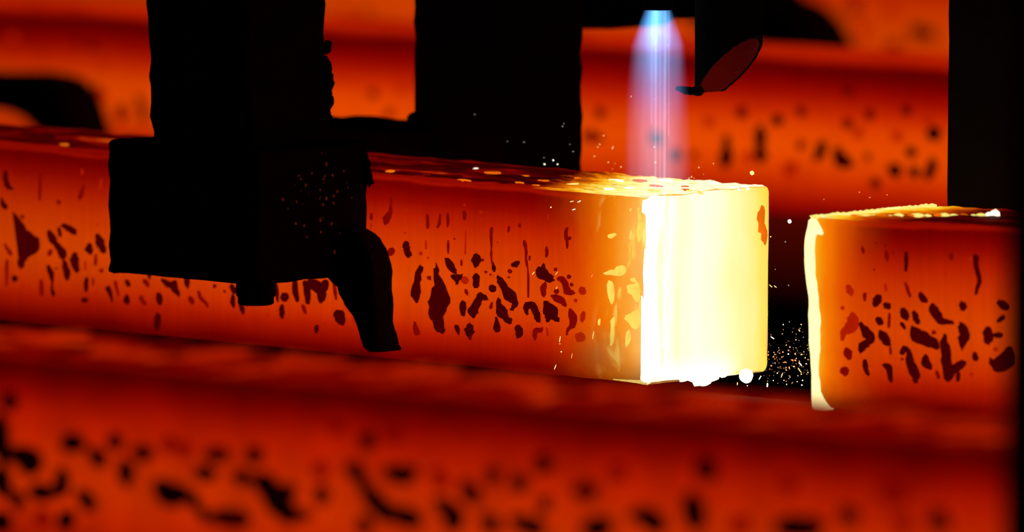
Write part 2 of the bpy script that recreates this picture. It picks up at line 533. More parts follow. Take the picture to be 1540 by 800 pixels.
BACK_PATCHES = [('m',[[(-11677,858,38)]]),
('m',[[(-11853,633,38),(-11760,625,45),(-11659,618,25)]]),
('d',[[(-10971,654,51)]]),
('d',[[(-10728,509,44)]]),
('m',[[(-10495,522,25)]]),
('f',[[(-10314,847,38)]]),
('d',[[(-10090,720,19),(-10081,614,31),(-10089,532,50),(-10105,443,31)]]),
('m',[[(-9901,950,44)]]),
('d',[[(-9662,818,31),(-9670,724,44),(-9677,636,31),(-9660,536,50)]]),
('d',[[(-9466,904,38)]]),
('m',[[(-9172,1001,38)]]),
('m',[[(-9170,688,31)]]),
('d',[[(-8893,722,25),(-8925,651,37),(-8965,580,37)]]),
('d',[[(-8722,668,31),(-8697,589,50),(-8599,550,50)]]),
('m',[[(-8596,1230,44)]]),
('m',[[(-8602,918,37)]]),
('m',[[(-8328,1019,37)]]),
('m',[[(-7886,1073,37)]]),
('d',[[(-7826,692,37)]]),
('d',[[(-8026,514,50)]]),
('d',[[(-7793,508,37)]]),
('d',[[(-7570,638,25),(-7593,537,37),(-7624,461,25)]]),
('d',[[(-7556,880,49)]]),
('m',[[(-8259,382,37)]]),
('m',[[(-8357,620,25)]]),
('f',[[(-9299,456,56)]]),
('f',[[(-9817,540,38)]]),
('f',[[(-7637,1006,37)]]),
('f',[[(-8480,837,37)]]),
('f',[[(-7996,832,37)]]),
('m',[[(-14608,894,32)]]),
('f',[[(-14233,965,32)]]),
('m',[[(-14407,704,32)]]),
('m',[[(-18614,1203,33)]]),
('m',[[(-18393,1187,40)]]),
('f',[[(-18256,982,33)]]),
('m',[[(-17991,598,33),(-17991,498,40)]]),
('f',[[(-19503,1221,27)]]),
('f',[[(-19318,1030,33)]]),
('f',[[(-18256,683,40)]])]
FAR_PATCHES = [('m',[[(-26402,477,53)]]),
('m',[[(-19187,917,58)]]),
('d',[[(-18341,725,58),(-18247,693,65),(-18107,685,58)]]),
('m',[[(-18620,545,51)]]),
('f',[[(-26710,524,53)]]),
('f',[[(-18669,890,65)]]),
('f',[[(-19044,692,65)]])]
MAIN_ROOT=(0.0, 0.0, 0.74901); PIECE_ROOT=(0.1717, 0.0, 0.7435); MAIN_A=0.006; PIECE_A=-0.012
SPLASHES = [[(-0.048,0.0848),(-0.0417,0.0884),(-0.0333,0.0905),(-0.0277,0.0946),(-0.0235,0.0933),(-0.0221,0.0876),(-0.0263,0.0857),(-0.0361,0.0845)],
[(-0.0409,0.0794),(-0.036,0.0803),(-0.0345,0.0713),(-0.0351,0.0633),(-0.0393,0.0609),(-0.0415,0.0682)],
[(-0.0227,0.0775),(-0.015,0.0796),(-0.0094,0.0826),(-0.0065,0.0733),(-0.0092,0.0651),(-0.0149,0.0685),(-0.0205,0.0734)],
[(-0.0259,0.0518),(-0.0161,0.0567),(-0.0078,0.0594),(-0.0062,0.0468),(-0.0118,0.0422),(-0.0188,0.047)],
[(-0.0378,0.0509),(-0.0336,0.0523),(-0.0342,0.0395),(-0.0355,0.0288),(-0.039,0.0285),(-0.0384,0.0403)],
[(-0.0209,0.0415),(-0.0167,0.0429),(-0.0173,0.0343),(-0.0214,0.0277),(-0.0222,0.0361)],
[(-0.042,0.1176),(-0.0336,0.1197),(-0.0329,0.1155),(-0.0392,0.113)],
[(-0.0121,0.1375),(-0.0086,0.142),(-0.0057,0.1316),(-0.0063,0.1157),(-0.0097,0.1123),(-0.0119,0.1206),(-0.0092,0.1261)],
[(-0.0198,0.1397),(-0.0163,0.1404),(-0.0163,0.1373),(-0.0191,0.1366)],
[(-0.0182,0.1228),(-0.0154,0.1193),(-0.0167,0.1139),(-0.0202,0.1148)],
[(-0.0178,0.0842),(-0.0122,0.0861),(-0.0115,0.0814),(-0.0171,0.08)],
[(-0.0519,0.0499),(-0.0484,0.0491),(-0.049,0.0438),(-0.0525,0.0446)]]
PIECE_EDGE = [(-0.0005,0.1484),(-0.004,0.1393),(-0.0061,0.1288),(-0.0061,0.1168),(-0.0055,0.1054),(-0.0035,0.095),(-0.0015,0.0836),(-0.0023,0.069),(-0.0017,0.0533),(-0.0004,0.0377),(0.0008,0.0221),(0.0008,0.0064),(0.0014,-0.0029),(0.0164,-0.001),(0.015,0.0052),(0.0096,0.0111),(0.009,0.0184),(0.007,0.0277),(0.0077,0.0382),(0.0092,0.0487),(0.0085,0.0591),(0.0093,0.0696),(0.0073,0.0825),(0.006,0.0955),(0.004,0.1058),(0.0034,0.1188),(0.0042,0.1319),(0.0062,0.1362),(0.0123,0.1354),(0.0117,0.1401),(0.007,0.1456)]
CLAW_MAIN = [(-0.2959,0.8658),(-0.2776,0.8588),(-0.2659,0.8541),(-0.2587,0.8464),(-0.2536,0.8371),(-0.2506,0.8308),(-0.2506,0.8146),(-0.2491,0.8013),(-0.2498,0.7878),(-0.2469,0.7772),(-0.2425,0.7667),(-0.2403,0.7615),(-0.26,0.7612),(-0.2658,0.776),(-0.2717,0.7874),(-0.279,0.7956),(-0.2877,0.8031),(-0.2921,0.8147),(-0.3031,0.8195),(-0.3068,0.8435)]
CLAW_BACK = [(-1.984,0.8387),(-1.9003,0.8414),(-1.8496,0.8426),(-1.8266,0.8405),(-1.8102,0.8327),(-1.7974,0.8215),(-1.7883,0.8042),(-1.7828,0.7847),(-1.7756,0.7621),(-1.7674,0.7362),(-1.7994,0.7311),(-1.8085,0.7537),(-1.8176,0.773),(-1.8341,0.7906),(-1.8589,0.8025),(-1.9004,0.807),(-1.9841,0.8053)]
CLAW_FAR = [(-2.0735,0.8984),(-1.9876,0.8803),(-1.9685,0.8579),(-1.9353,0.8479),(-1.9117,0.8345),(-1.8994,0.8206),(-1.8879,0.8017),(-1.8737,0.77),(-1.9112,0.7681),(-1.9255,0.7855),(-1.9492,0.801),(-1.9729,0.8085),(-1.9967,0.8175),(-2.0731,0.8183)]
CARRIAGE = [(-0.5655,1.0389),(-0.4139,1.0453),(-0.4136,0.9957),(-0.4264,0.994),(-0.4377,0.9963),(-0.4513,0.9986),(-0.4701,0.9983),(-0.4875,0.9883),(-0.5004,0.9826),(-0.5232,0.9815),(-0.5653,0.9801)]
MAIN_FLAKES = [(-0.2334,0.0765,0.0139,0.025,'o'),(-0.2688,0.0949,0.0042,0.0075,'w'),(-0.3036,0.03,0.0042,0.0125,'o'),(-0.1937,0.0724,0.0063,0.0094,'o'),(-0.1555,0.0215,0.0099,0.0094,'o'),(-0.1551,0.0491,0.0098,0.0125,'o'),(-0.1297,0.0125,0.0064,0.0094,'o'),(-0.1177,0.0432,0.0063,0.025,'y'),(-0.1521,0.0888,0.007,0.0094,'o'),(-0.6688,0.0255,0.0054,0.0156,'o'),(-0.2513,0.008,0.0112,0.0094,'m'),(-0.2049,0.008,0.0141,0.0094,'o'),(-0.2578,0.023,0.0084,0.0062,'m'),(-0.2228,0.0324,0.0084,0.0062,'m')]
FRONT_FLAKES = [(0.4727,0.1008,0.0349,0.0262,'b'),(0.4727,0.1333,0.0207,0.015,'b'),(0.5642,0.0711,0.0151,0.03,'b'),(0.5942,0.0676,0.0118,0.0262,'b'),(0.6392,0.0973,0.0253,0.0412,'b'),(0.7272,0.0864,0.0255,0.03,'b'),(0.7425,0.0946,0.0153,0.0337,'b'),(0.7951,0.0765,0.0154,0.0225,'b'),(0.8083,0.1011,0.0188,0.0337,'b'),(0.8471,0.089,0.0189,0.03,'b'),(0.9206,0.092,0.0225,0.03,'b'),(1.0095,0.0926,0.0297,0.0337,'b'),(1.0851,0.0938,0.0334,0.0375,'b'),(1.1423,0.0957,0.023,0.0262,'b'),(1.2137,0.0833,0.0178,0.0262,'b'),(1.2161,0.1081,0.0142,0.0375,'b'),(1.2607,0.0827,0.0179,0.0262,'b'),(1.2991,0.0855,0.027,0.03,'b'),(0.5564,0.1213,0.0134,0.0225,'d'),(0.6017,0.1063,0.0151,0.0337,'d'),(0.6746,0.1117,0.022,0.03,'d'),(0.8505,0.1225,0.0206,0.03,'d'),(0.7364,0.1385,0.0119,0.0187,'d'),(0.5479,0.0621,0.0201,0.0225,'d'),(0.9758,0.0787,0.0209,0.0225,'d'),(1.0565,0.0843,0.0158,0.0225,'d'),(1.1877,0.0815,0.0178,0.0225,'d'),(1.1982,0.142,0.0159,0.0262,'d')]
BIG_SPARKS = [(-0.0273,0.16,0.907,3.6,0,0),(0.0633,0.1,0.8769,3.2,0,0)]
GAP_SPARKS = [(0.0545,0.09,0.784,1.3,8,35),(0.0691,0.09,0.7791,1.3,0,0),(0.0728,0.09,0.7778,1.6,0,0),(0.079,0.09,0.7776,1.3,0,0),(0.079,0.09,0.784,1.1,0,0),(0.0711,0.09,0.7721,1.7,0,0),(0.0873,0.09,0.775,1.8,0,0),(0.0849,0.09,0.7727,1.6,4,160),(0.0783,0.09,0.7728,1.6,0,0),(0.0795,0.09,0.7692,1.3,0,0),(0.0574,0.09,0.764,1.9,0,0),(0.0604,0.09,0.7607,1.5,0,0),(0.077,0.09,0.7626,1.7,4,170),(0.0722,0.09,0.7612,1.8,4,80),(0.0837,0.09,0.7649,1.4,8,50),(0.0898,0.09,0.7656,1.7,0,0),(0.083,0.09,0.7599,1.4,11,55),(0.0847,0.09,0.757,1.6,0,0),(0.0729,0.09,0.7539,1.9,0,0),(0.0861,0.09,0.7521,1.5,0,0),(0.0646,0.09,0.7549,1.3,9,110),(0.0417,0.09,0.7512,1.2,8,120),(0.0494,0.09,0.7459,2.4,7,95),(0.0854,0.09,0.7483,1.6,0,0),(0.018,0.09,0.7448,1.6,5,100),(0.0285,0.09,0.7439,1.2,0,0),(0.0521,0.09,0.8646,1.6,0,0),(0.0674,0.09,0.8615,1.7,0,0),(0.0711,0.09,0.827,1.5,0,0),(0.0524,0.09,0.8253,1.3,7,40),(0.0572,0.09,0.8251,1.2,6,40),(0.0571,0.09,0.8389,1.2,0,0),(0.072,0.09,0.7979,1.4,0,0),(0.0844,0.09,0.7966,1.6,0,0),(0.0824,0.09,0.7917,1.4,5,60),(0.0657,0.09,0.7953,1.2,0,0),(0.0597,0.09,0.7561,1.4,0,0),(0.0687,0.09,0.7653,1.3,0,0),(0.0659,0.09,0.7699,1.2,0,0),(0.0887,0.09,0.7703,1.4,0,0),(0.0806,0.09,0.7507,1.3,0,0),(0.0757,0.09,0.7498,1.2,0,0),(0.0695,0.09,0.7478,1.4,0,0),(0.0624,0.09,0.7675,1.2,0,0),(0.0866,0.09,0.7866,1.2,0,0),(0.0562,0.09,0.7724,1.2,0,0),(0.061,0.09,0.7764,1.3,0,0),(0.0916,0.09,0.7588,1.4,0,0),(0.0667,0.09,0.7508,1.3,0,0),(0.0556,0.09,0.75,1.2,0,0),(0.0812,0.09,0.7555,1.2,0,0)]
CLAMP_SPARKS = [(-0.2465,0.13,0.9217,1.4,0,0),(-0.1929,0.13,0.917,1.5,0,0),(-0.2247,0.13,0.9103,1.2,0,0),(-0.2145,0.13,0.9087,1.9,0,0),(-0.2239,0.13,0.905,2.1,0,0),(-0.2098,0.13,0.9057,1.7,0,0),(-0.2647,0.13,0.9213,1.1,0,0),(-0.3006,0.13,0.9417,1.3,0,0),(-0.2045,0.13,0.937,1.6,0,0),(-0.2031,0.13,0.9392,1.1,0,0),(-0.1965,0.13,0.9227,1.1,0,0)]
TOP_SPARKS = [(-0.1993,0.17,0.9203,1.4,0,0),(-0.1855,0.17,0.9178,1.4,0,0),(-0.1898,0.17,0.9061,1.5,0,0),(-0.205,0.17,0.9102,1.3,0,0),(-0.1761,0.17,0.9031,1.6,0,0),(-0.1855,0.17,0.9009,1.3,0,0),(-0.195,0.17,0.9276,1.4,0,0),(-0.1848,0.17,0.9189,1.3,0,0),(-0.2014,0.17,0.918,1.3,0,0),(-0.1403,0.17,0.9213,1.6,0,0),(-0.1391,0.17,0.9089,1.8,0,0),(-0.1656,0.17,0.9612,1.3,0,0),(-0.0924,0.17,0.9072,1.5,0,0),(-0.1002,0.17,0.8992,1.7,0,0),(-0.1031,0.17,0.8979,1.3,0,0),(-0.0974,0.17,0.8983,1.3,0,0),(-0.0874,0.17,0.902,1.2,0,0),(-0.0769,0.17,0.9113,1.2,0,0),(-0.0952,0.17,0.8967,1.3,0,0),(-0.0824,0.17,0.8969,1.2,0,0),(-0.1782,0.17,0.897,1.5,0,0),(-0.1826,0.17,0.9055,1.3,0,0)]
RIGHT_SPARKS = [(0.052,0.2,0.8936,1.6,0,0),(0.0808,0.2,0.8931,1.5,0,0),(0.0628,0.2,0.8899,1.7,0,0),(0.076,0.2,0.8826,1.2,0,0),(0.0147,0.2,0.8856,1.2,0,0)]
FACE_SPARKS = [(-0.0812,-0.012,0.7811,1.3,11,100),(-0.0812,-0.012,0.7774,1.5,3,0),(-0.0797,-0.012,0.7711,1.8,0,0),(-0.0684,-0.012,0.7687,1.3,10,100),(-0.0861,-0.012,0.7584,1.3,9,110),(-0.0459,-0.012,0.7866,1.3,14,100),(-0.008,-0.012,0.7897,1.6,16,105),(-0.0849,-0.012,0.8336,1.6,8,125),(-0.0849,-0.012,0.8219,1.8,6,125),(-0.0912,-0.012,0.8861,1.9,3,150),(-0.0689,-0.012,0.892,1.3,7,165),(-0.0612,-0.012,0.8924,1.3,7,155),(-0.0668,-0.012,0.8857,1.4,6,160),(-0.1098,-0.012,0.8321,1.0,7,130),(-0.0475,-0.012,0.8338,1.1,6,110)]
DROP = (0.0527, 0.06, 0.7557)

# ------------------------------------------------------------------ glowing steel
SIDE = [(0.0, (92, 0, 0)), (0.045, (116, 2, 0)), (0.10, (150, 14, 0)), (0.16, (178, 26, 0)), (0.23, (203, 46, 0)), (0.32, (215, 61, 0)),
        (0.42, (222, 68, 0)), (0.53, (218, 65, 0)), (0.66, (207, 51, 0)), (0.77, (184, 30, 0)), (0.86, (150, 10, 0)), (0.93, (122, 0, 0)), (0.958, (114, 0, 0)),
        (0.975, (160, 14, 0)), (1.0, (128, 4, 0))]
SIDE_BACK = [(0.0, (96, 0, 0)), (0.05, (130, 4, 0)), (0.12, (164, 18, 0)), (0.22, (196, 42, 0)), (0.32, (216, 62, 0)), (0.44, (226, 72, 0)), (0.56, (218, 64, 0)),
             (0.66, (196, 40, 0)), (0.76, (160, 14, 0)), (0.86, (120, 0, 0)), (0.93, (92, 0, 0)), (0.965, (96, 0, 0)), (0.985, (150, 14, 0)), (1.0, (150, 14, 0))]
SIDE_FRONT = [(0.0, (90, 0, 0)), (0.16, (172, 18, 0)), (0.30, (212, 42, 0)), (0.42, (221, 52, 0)), (0.55, (217, 49, 0)), (0.66, (206, 37, 0)), (0.76, (188, 25, 0)),
              (0.85, (146, 6, 0)), (0.93, (100, 0, 0)), (0.98, (88, 0, 0)), (1.0, (120, 0, 0))]
HOT_MAIN = [(0.0, (214, 68, 0), 0.0), (0.15, (216, 70, 0), 0.06), (0.32, (224, 78, 0), 0.28), (0.5, (236, 102, 0), 0.68), (0.68, (246, 134, 12), 0.95), (0.83, (252, 163, 52), 1.0), (1.0, (255, 196, 105), 1.0)]
HOT_PIECE = [(0.0, (214, 66, 0), 0.0), (0.2, (216, 68, 0), 0.08), (0.4, (222, 74, 0), 0.3), (0.62, (232, 88, 0), 0.72), (0.82, (245, 118, 0), 1.0), (0.95, (253, 165, 15), 1.0), (1.0, (255, 205, 70), 1.0)]

def side_mat(name, stops, gain=1.0, hot=None, hot_len=0.13, sign=1, seed=0.0, fade=None, veins=False, mottle=0.24):
    g = G(name)
    co = g.obj()
    X, Y, Z = g.xyz(co)[:3]
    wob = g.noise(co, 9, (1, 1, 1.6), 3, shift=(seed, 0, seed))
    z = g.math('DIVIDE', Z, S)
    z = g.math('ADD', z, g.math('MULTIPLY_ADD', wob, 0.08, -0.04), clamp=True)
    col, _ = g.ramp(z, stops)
    streak = g.noise(co, 60, (3.5, 1, 0.16), 3, shift=(seed * 3, 0, 0))
    blot = g.noise(co, 26, (1, 1, 0.8), 4, shift=(0, seed, 0))
    f = g.math('MULTIPLY_ADD', streak, 0.30, 0.85)
    f = g.math('MULTIPLY', f, g.math('MULTIPLY_ADD', blot, mottle, 1 - mottle / 2))
    f = g.math('MULTIPLY', f, gain)
    if fade:      # the strand cools along its length
        mr = g.node('ShaderNodeMapRange'); g.put(mr.inputs[0], X)
        for q, v in enumerate(fade): mr.inputs[q + 1].default_value = v
        f = g.math('MULTIPLY', f, mr.outputs[0])
    col = g.scale(col, f)
    if hot:
        t = g.math('MULTIPLY_ADD', X, sign / hot_len, 1.0)
        t = g.math('ADD', t, g.math('MULTIPLY_ADD', g.noise(co, 30, (1, 1, .6), 4), 0.26, -0.13), clamp=True)
        hc, ha = g.ramp(t, hot)
        low = g.node('ShaderNodeMapRange'); low.interpolation_type = 'SMOOTHSTEP'
        g.put(low.inputs[0], z); low.inputs[1].default_value = 0.0; low.inputs[2].default_value = 0.2
        low.inputs[3].default_value = 0.35; low.inputs[4].default_value = 1.0
        col = g.mix(g.math('MULTIPLY', ha, low.outputs[0]), col, hc)
        if veins:   # runs of melt streaking the steel beside the cut
            vn = g.noise(co, 46, (1.0, 1, 0.42), 4, 0.6, 0.8, shift=(3.1, 0, 1.7))
            vv_, va = g.ramp(vn, [(0.0, (252, 190, 60), 0.0), (0.52, (253, 195, 60), 0.0), (0.60, (255, 215, 90), 0.75), (0.68, (255, 236, 140), 1.0)])
            th = g.node('ShaderNodeMapRange'); th.interpolation_type = 'SMOOTHSTEP'
            g.put(th.inputs[0], X); th.inputs[1].default_value = -0.065; th.inputs[2].default_value = -0.012
            col = g.mix(g.math('MULTIPLY', g.math('MULTIPLY', va, th.outputs[0]), low.outputs[0]), col, vv_)
    return g.glow(col, 1.0, bump=g.math('ADD', streak, blot), bump_d=0.0004)

def top_mat(name, stops, gain=1.0, hot=None, hot_len=0.2, sign=1, scale=24, stretch=(0.35, 1.4, 1), jit=0.5, seed=0.0, skew=0.0):
    g = G(name)
    co = g.obj()
    X, Y, Z = g.xyz(co)[:3]
    nz = g.noise(co, scale, stretch, 5, 0.6, 0.6, shift=(seed, seed, 0))
    col, _ = g.ramp(nz, stops)
    rim = g.math('ABSOLUTE', g.math('SUBTRACT', g.math('DIVIDE', Y, S), 0.5))
    mr = g.node('ShaderNodeMapRange'); g.put(mr.inputs[0], rim)
    mr.inputs[1].default_value = 0.40; mr.inputs[2].default_value = 0.47; mr.inputs[3].default_value = 0; mr.inputs[4].default_value = 0.8
    col = g.mix(mr.outputs[0], col, lin((152, 12, 0)))
    col = g.scale(col, gain)
    if hot:
        Xs = g.math('ADD', X, g.math('MULTIPLY', Y, skew)) if skew else X
        t = g.math('MULTIPLY_ADD', Xs, sign / hot_len, 1.0)
        t2 = g.math('ADD', t, g.math('MULTIPLY_ADD', g.noise(co, 60, (0.4, 1.3, 1), 4, 0.6, 0.5), jit, -jit / 2), clamp=True)
        hc, ha = g.ramp(t2, hot)
        fine = g.noise(co, 110, (0.35, 1.6, 1), 4, 0.65, 0.4, shift=(1, 2, 3))
        hc = g.scale(hc, g.math('MULTIPLY_ADD', fine, 1.5, 0.3))
        col = g.mix(ha, col, hc)
    return g.glow(col, 1.0, bump=nz, bump_d=0.003)

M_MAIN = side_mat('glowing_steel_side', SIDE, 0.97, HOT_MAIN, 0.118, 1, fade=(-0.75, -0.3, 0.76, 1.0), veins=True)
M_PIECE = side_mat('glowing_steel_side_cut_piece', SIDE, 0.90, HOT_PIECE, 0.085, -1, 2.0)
M_FRONT = side_mat('glowing_steel_side_cooler', SIDE_FRONT, 0.70, seed=4.0, mottle=1.0)
M_BACK = side_mat('glowing_steel_side_back', SIDE_BACK, 1.0, seed=7.0, fade=(-2.0, -1.5, 0.8, 1.0))
M_FAR = side_mat('glowing_steel_side_far', SIDE, 0.80, seed=9.0, fade=(-3.3, -2.6, 0.45, 1.0))
TOP_SCALE = [(0.0, (34, 0, 0)), (0.48, (52, 0, 0)), (0.57, (92, 0, 0)), (0.66, (150, 14, 0)), (0.73, (215, 80, 5)), (0.80, (250, 150, 40))]
TOP_FRONT = [(0.0, (30, 0, 0)), (0.36, (62, 0, 0)), (0.44, (118, 0, 0)), (0.54, (136, 4, 0)), (0.60, (200, 40, 0)), (0.72, (222, 60, 0))]
TOP_BACK = [(0.0, (90, 0, 0)), (0.4, (150, 12, 0)), (0.6, (190, 34, 0)), (0.8, (200, 42, 0))]
HOT_TOP_MAIN = [(0.0, (190, 40, 0), 0.0), (0.12, (225, 80, 0), 0.25), (0.28, (245, 125, 0), 0.8), (0.42, (255, 190, 40), 1.0), (0.55, (255, 232, 110), 1.0), (0.8, (255, 248, 165), 1.0), (1.0, (255, 255, 205), 1.0)]
HOT_TOP_PIECE = [(0.0, (190, 36, 0), 0.0), (0.35, (220, 76, 0), 0.5), (0.6, (245, 140, 0), 0.9), (0.8, (255, 205, 45), 1.0), (0.93, (255, 240, 130), 1.0), (1.0, (255, 250, 180), 1.0)]
T_MAIN = top_mat('scaled_steel_top', TOP_SCALE, 1.0, HOT_TOP_MAIN, 0.125, 1, jit=0.7, skew=0.5)
T_PIECE = top_mat('scaled_steel_top_cut_piece', TOP_SCALE, 1.0, HOT_TOP_PIECE, 0.085, -1, seed=3.3)
T_FRONT = top_mat('scaled_steel_top_cooler', TOP_FRONT, 0.82, scale=34, stretch=(0.7, 0.45, 1), seed=5.1)
T_BACK = top_mat('scaled_steel_top_back', TOP_BACK, 1.0, seed=8.2)
PATCH = {'main': {'d': flat_glow('oxide_scale_dark', (66, 0, 2), var=0.3), 'm': flat_glow('oxide_scale_warm', (122, 6, 0), var=0.2), 'f': flat_glow('oxide_scale_thin', (172, 26, 0), var=0.15)},
         'front': {'d': flat_glow('oxide_scale_cool_dark', (12, 0, 0), var=0.3), 'm': flat_glow('oxide_scale_cool', (40, 0, 0), var=0.2), 'f': flat_glow('oxide_scale_cool_thin', (118, 4, 0), var=0.15)},
         'back': {'d': flat_glow('oxide_scale_back_dark', (46, 0, 0), var=0.3), 'm': flat_glow('oxide_scale_back', (104, 4, 0), var=0.2), 'f': flat_glow('oxide_scale_back_thin', (176, 30, 0), var=0.15)}}
M_WHITE = flat_glow('molten_steel_white', (1.9, 1.75, 1.25), 1.0, raw=True)
M_YELLOW = flat_glow('molten_steel_yellow', (255, 232, 120), 1.05, var=0.15)
M_SPLASH = flat_glow('molten_splash_yellow', (255, 216, 92), 1.0, var=0.35)
M_EDGE = flat_glow('molten_steel_edge', (1.5, 1.25, 0.55), 1.0, raw=True, var=0.12)
M_ORANGE = flat_glow('hot_slag_orange', (236, 106, 10), 1.0, var=0.4)

# ------------------------------------------------------------------ dark steel
M_CLAMP = dark_metal('soot_black_steel', (0.007, 0.003, 0.002), 0.85, spec=0.1)
M_TORCH = dark_metal('burnt_black_steel', (0.004, 0.0025, 0.002), 0.85, spec=0.06)
M_INNER_RED = dark_metal('inner_wall_reflected_red', (0.50, 0.018, 0.03), 0.9, var=0.25)  # red glow reflected inside the pipe, put into the base colour
M_SLAG = dark_metal('cold_black_slag', (0.02, 0.012, 0.010), 0.8, nscale=120)
M_FLOOR = dark_metal('scale_covered_floor', (0.035, 0.022, 0.018), 0.9, nscale=4, bump_d=0.01)
M_RAIL = dark_metal('rusty_skid_rail', (0.10, 0.035, 0.025), 0.85, nscale=30)

g = G('rail_painted_red_glow')      # billet light on the rail painted as emission, fading downward
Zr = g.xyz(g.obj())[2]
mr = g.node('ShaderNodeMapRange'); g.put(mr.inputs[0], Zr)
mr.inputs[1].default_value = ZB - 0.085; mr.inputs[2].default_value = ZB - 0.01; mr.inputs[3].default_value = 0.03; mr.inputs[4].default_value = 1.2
M_RAIL_GLOW = g.glow(g.scale(lin((62, 5, 0)), mr.outputs[0]))

# ------------------------------------------------------------------ the setting
bm = bmesh.new()
bmesh.ops.create_grid(bm, x_segments=4, y_segments=4, size=11)
structure('floor', bm, M_FLOOR)
bm = bmesh.new()
rough_box(-11, 11, 8.0, 8.3, 0, 6, step=50, amp=0, edge=0, bm=bm, bevel=0.01)
structure('wall_back', bm, M_FLOOR)
for i, yo in enumerate((-PITCH, 0.0, PITCH, 2 * PITCH)):
    bm = bmesh.new()
    z1 = ZB - 0.016 if yo == 0 else ZB - 0.0005
    for (a, b) in ((-3.6, 2.4),):
        rough_box(a, b, yo + 0.045, yo + 0.105, z1 - 0.09, z1, step=9, amp=0, edge=0, bm=bm, bevel=0.004)
        for q in range(4):
            xq = a + 0.3 + q * (b - a - 0.6) / 3
            rough_box(xq - 0.05, xq + 0.05, yo + 0.035, yo + 0.115, 0, z1 - 0.088, step=9, amp=0, edge=0, bm=bm, bevel=0.004)
    structure('trim_%d' % (i + 1), bm, M_RAIL_GLOW if yo == PITCH else M_RAIL)

# ------------------------------------------------------------------ billets
def profile(r=0.0075, n=7, c=5):
    pts = []
    def arc(cx, cz, a0):
        for k in range(c + 1):
            a = a0 + math.pi / 2 * k / c
            pts.append((cx + r * math.cos(a), cz + r * math.sin(a)))
    arc(S - r, S - r, 0); 
    for k in range(1, n): pts.append((S - r - (S - 2 * r) * k / n, S))
    arc(r, S - r, math.pi / 2)
    for k in range(1, n): pts.append((0, S - r - (S - 2 * r) * k / n))
    arc(r, r, math.pi)
    for k in range(1, n): pts.append((r + (S - 2 * r) * k / n, 0))
    arc(S - r, r, 3 * math.pi / 2)
    for k in range(1, n): pts.append((S, r + (S - 2 * r) * k / n))
    return pts

PROF = profile()

def billet_body(root, xs, side, top, amp=0.0005, top_amp=0.0012, seed=0.0, endfun=None):
    bm = bmesh.new()
    rings = []
    for x in xs:
        ring = []
        for (y, z) in PROF:
            v = Vector((x, y, z))
            d = nz3(v, 40, seed) * amp
            if z > S - 0.004 and 0.004 < y < S - 0.004:
                d.z += (noise.noise(Vector((x * 60, y * 160, seed))) * top_amp + noise.noise(Vector((x * 220, y * 400, seed))) * top_amp * .5)
            d.x = 0
            if endfun:
                d.x = endfun(x, y, z)
            ring.append(bm.verts.new(v + d))
        rings.append(ring)
    n = len(PROF)
    for a, b in zip(rings, rings[1:]):
        for i in range(n):
            j = (i + 1) % n
            f = bm.faces.new((a[i], a[j], b[j], b[i]))
            zc = sum(v.co.z for v in f.verts) / 4
            yc = sum(v.co.y for v in f.verts) / 4
            f.material_index = 1 if (zc > S - 0.0016 and 0.002 < yc < S - 0.002) else 0
            f.smooth = True
    bm.faces.new(rings[0]); bm.faces.new(rings[-1])
    bmesh.ops.recalc_face_normals(bm, faces=bm.faces)
    return mesh_obj('body', bm, [side, top], root)

AX = 0.747       # foreshortening used when the strokes were measured: keeps a round patch round in view
def stroke_outline(st, seed, grow=1.1):
    pts = [(x * 1e-4 * AX, z * 1e-4, r * grow * 1e-4) for x, z, r in st]
    out = []
    if len(pts) == 1:
        x, z, r = pts[0]
        n = 12
        out = [(x + r * math.cos(2 * math.pi * k / n), z + r * 1.12 * math.sin(2 * math.pi * k / n)) for k in range(n)]
    else:
        L, R = [], []
        for i, (x, z, r) in enumerate(pts):
            a = pts[max(0, i - 1)]; b = pts[min(len(pts) - 1, i + 1)]
            tx, tz = b[0] - a[0], b[1] - a[1]
            l = math.hypot(tx, tz) or 1e-9
            nx, nz_ = -tz / l, tx / l
            if i == 0:
                t0 = (tx / l, tz / l)
            if i == len(pts) - 1:
                t1 = (tx / l, tz / l)
            L.append((x + nx * r, z + nz_ * r)); R.append((x - nx * r, z - nz_ * r))
        x, z, r = pts[0]; head = (x - t0[0] * r, z - t0[1] * r)
        x, z, r = pts[-1]; tail = (x + t1[0] * r, z + t1[1] * r)
        out = [head] + L + [tail] + R[::-1]
        out = chaikin(out, 1)
    rr = max(p[2] for p in pts)
    o2 = []
    for (x, z) in out:
        j = rr * 0.38
        o2.append((x + j * noise.noise((x * 900 + seed, z * 900, 1.0)), z + j * noise.noise((x * 900, z * 900 + seed, 7.0))))
    return [(x / AX, z) for x, z in o2]

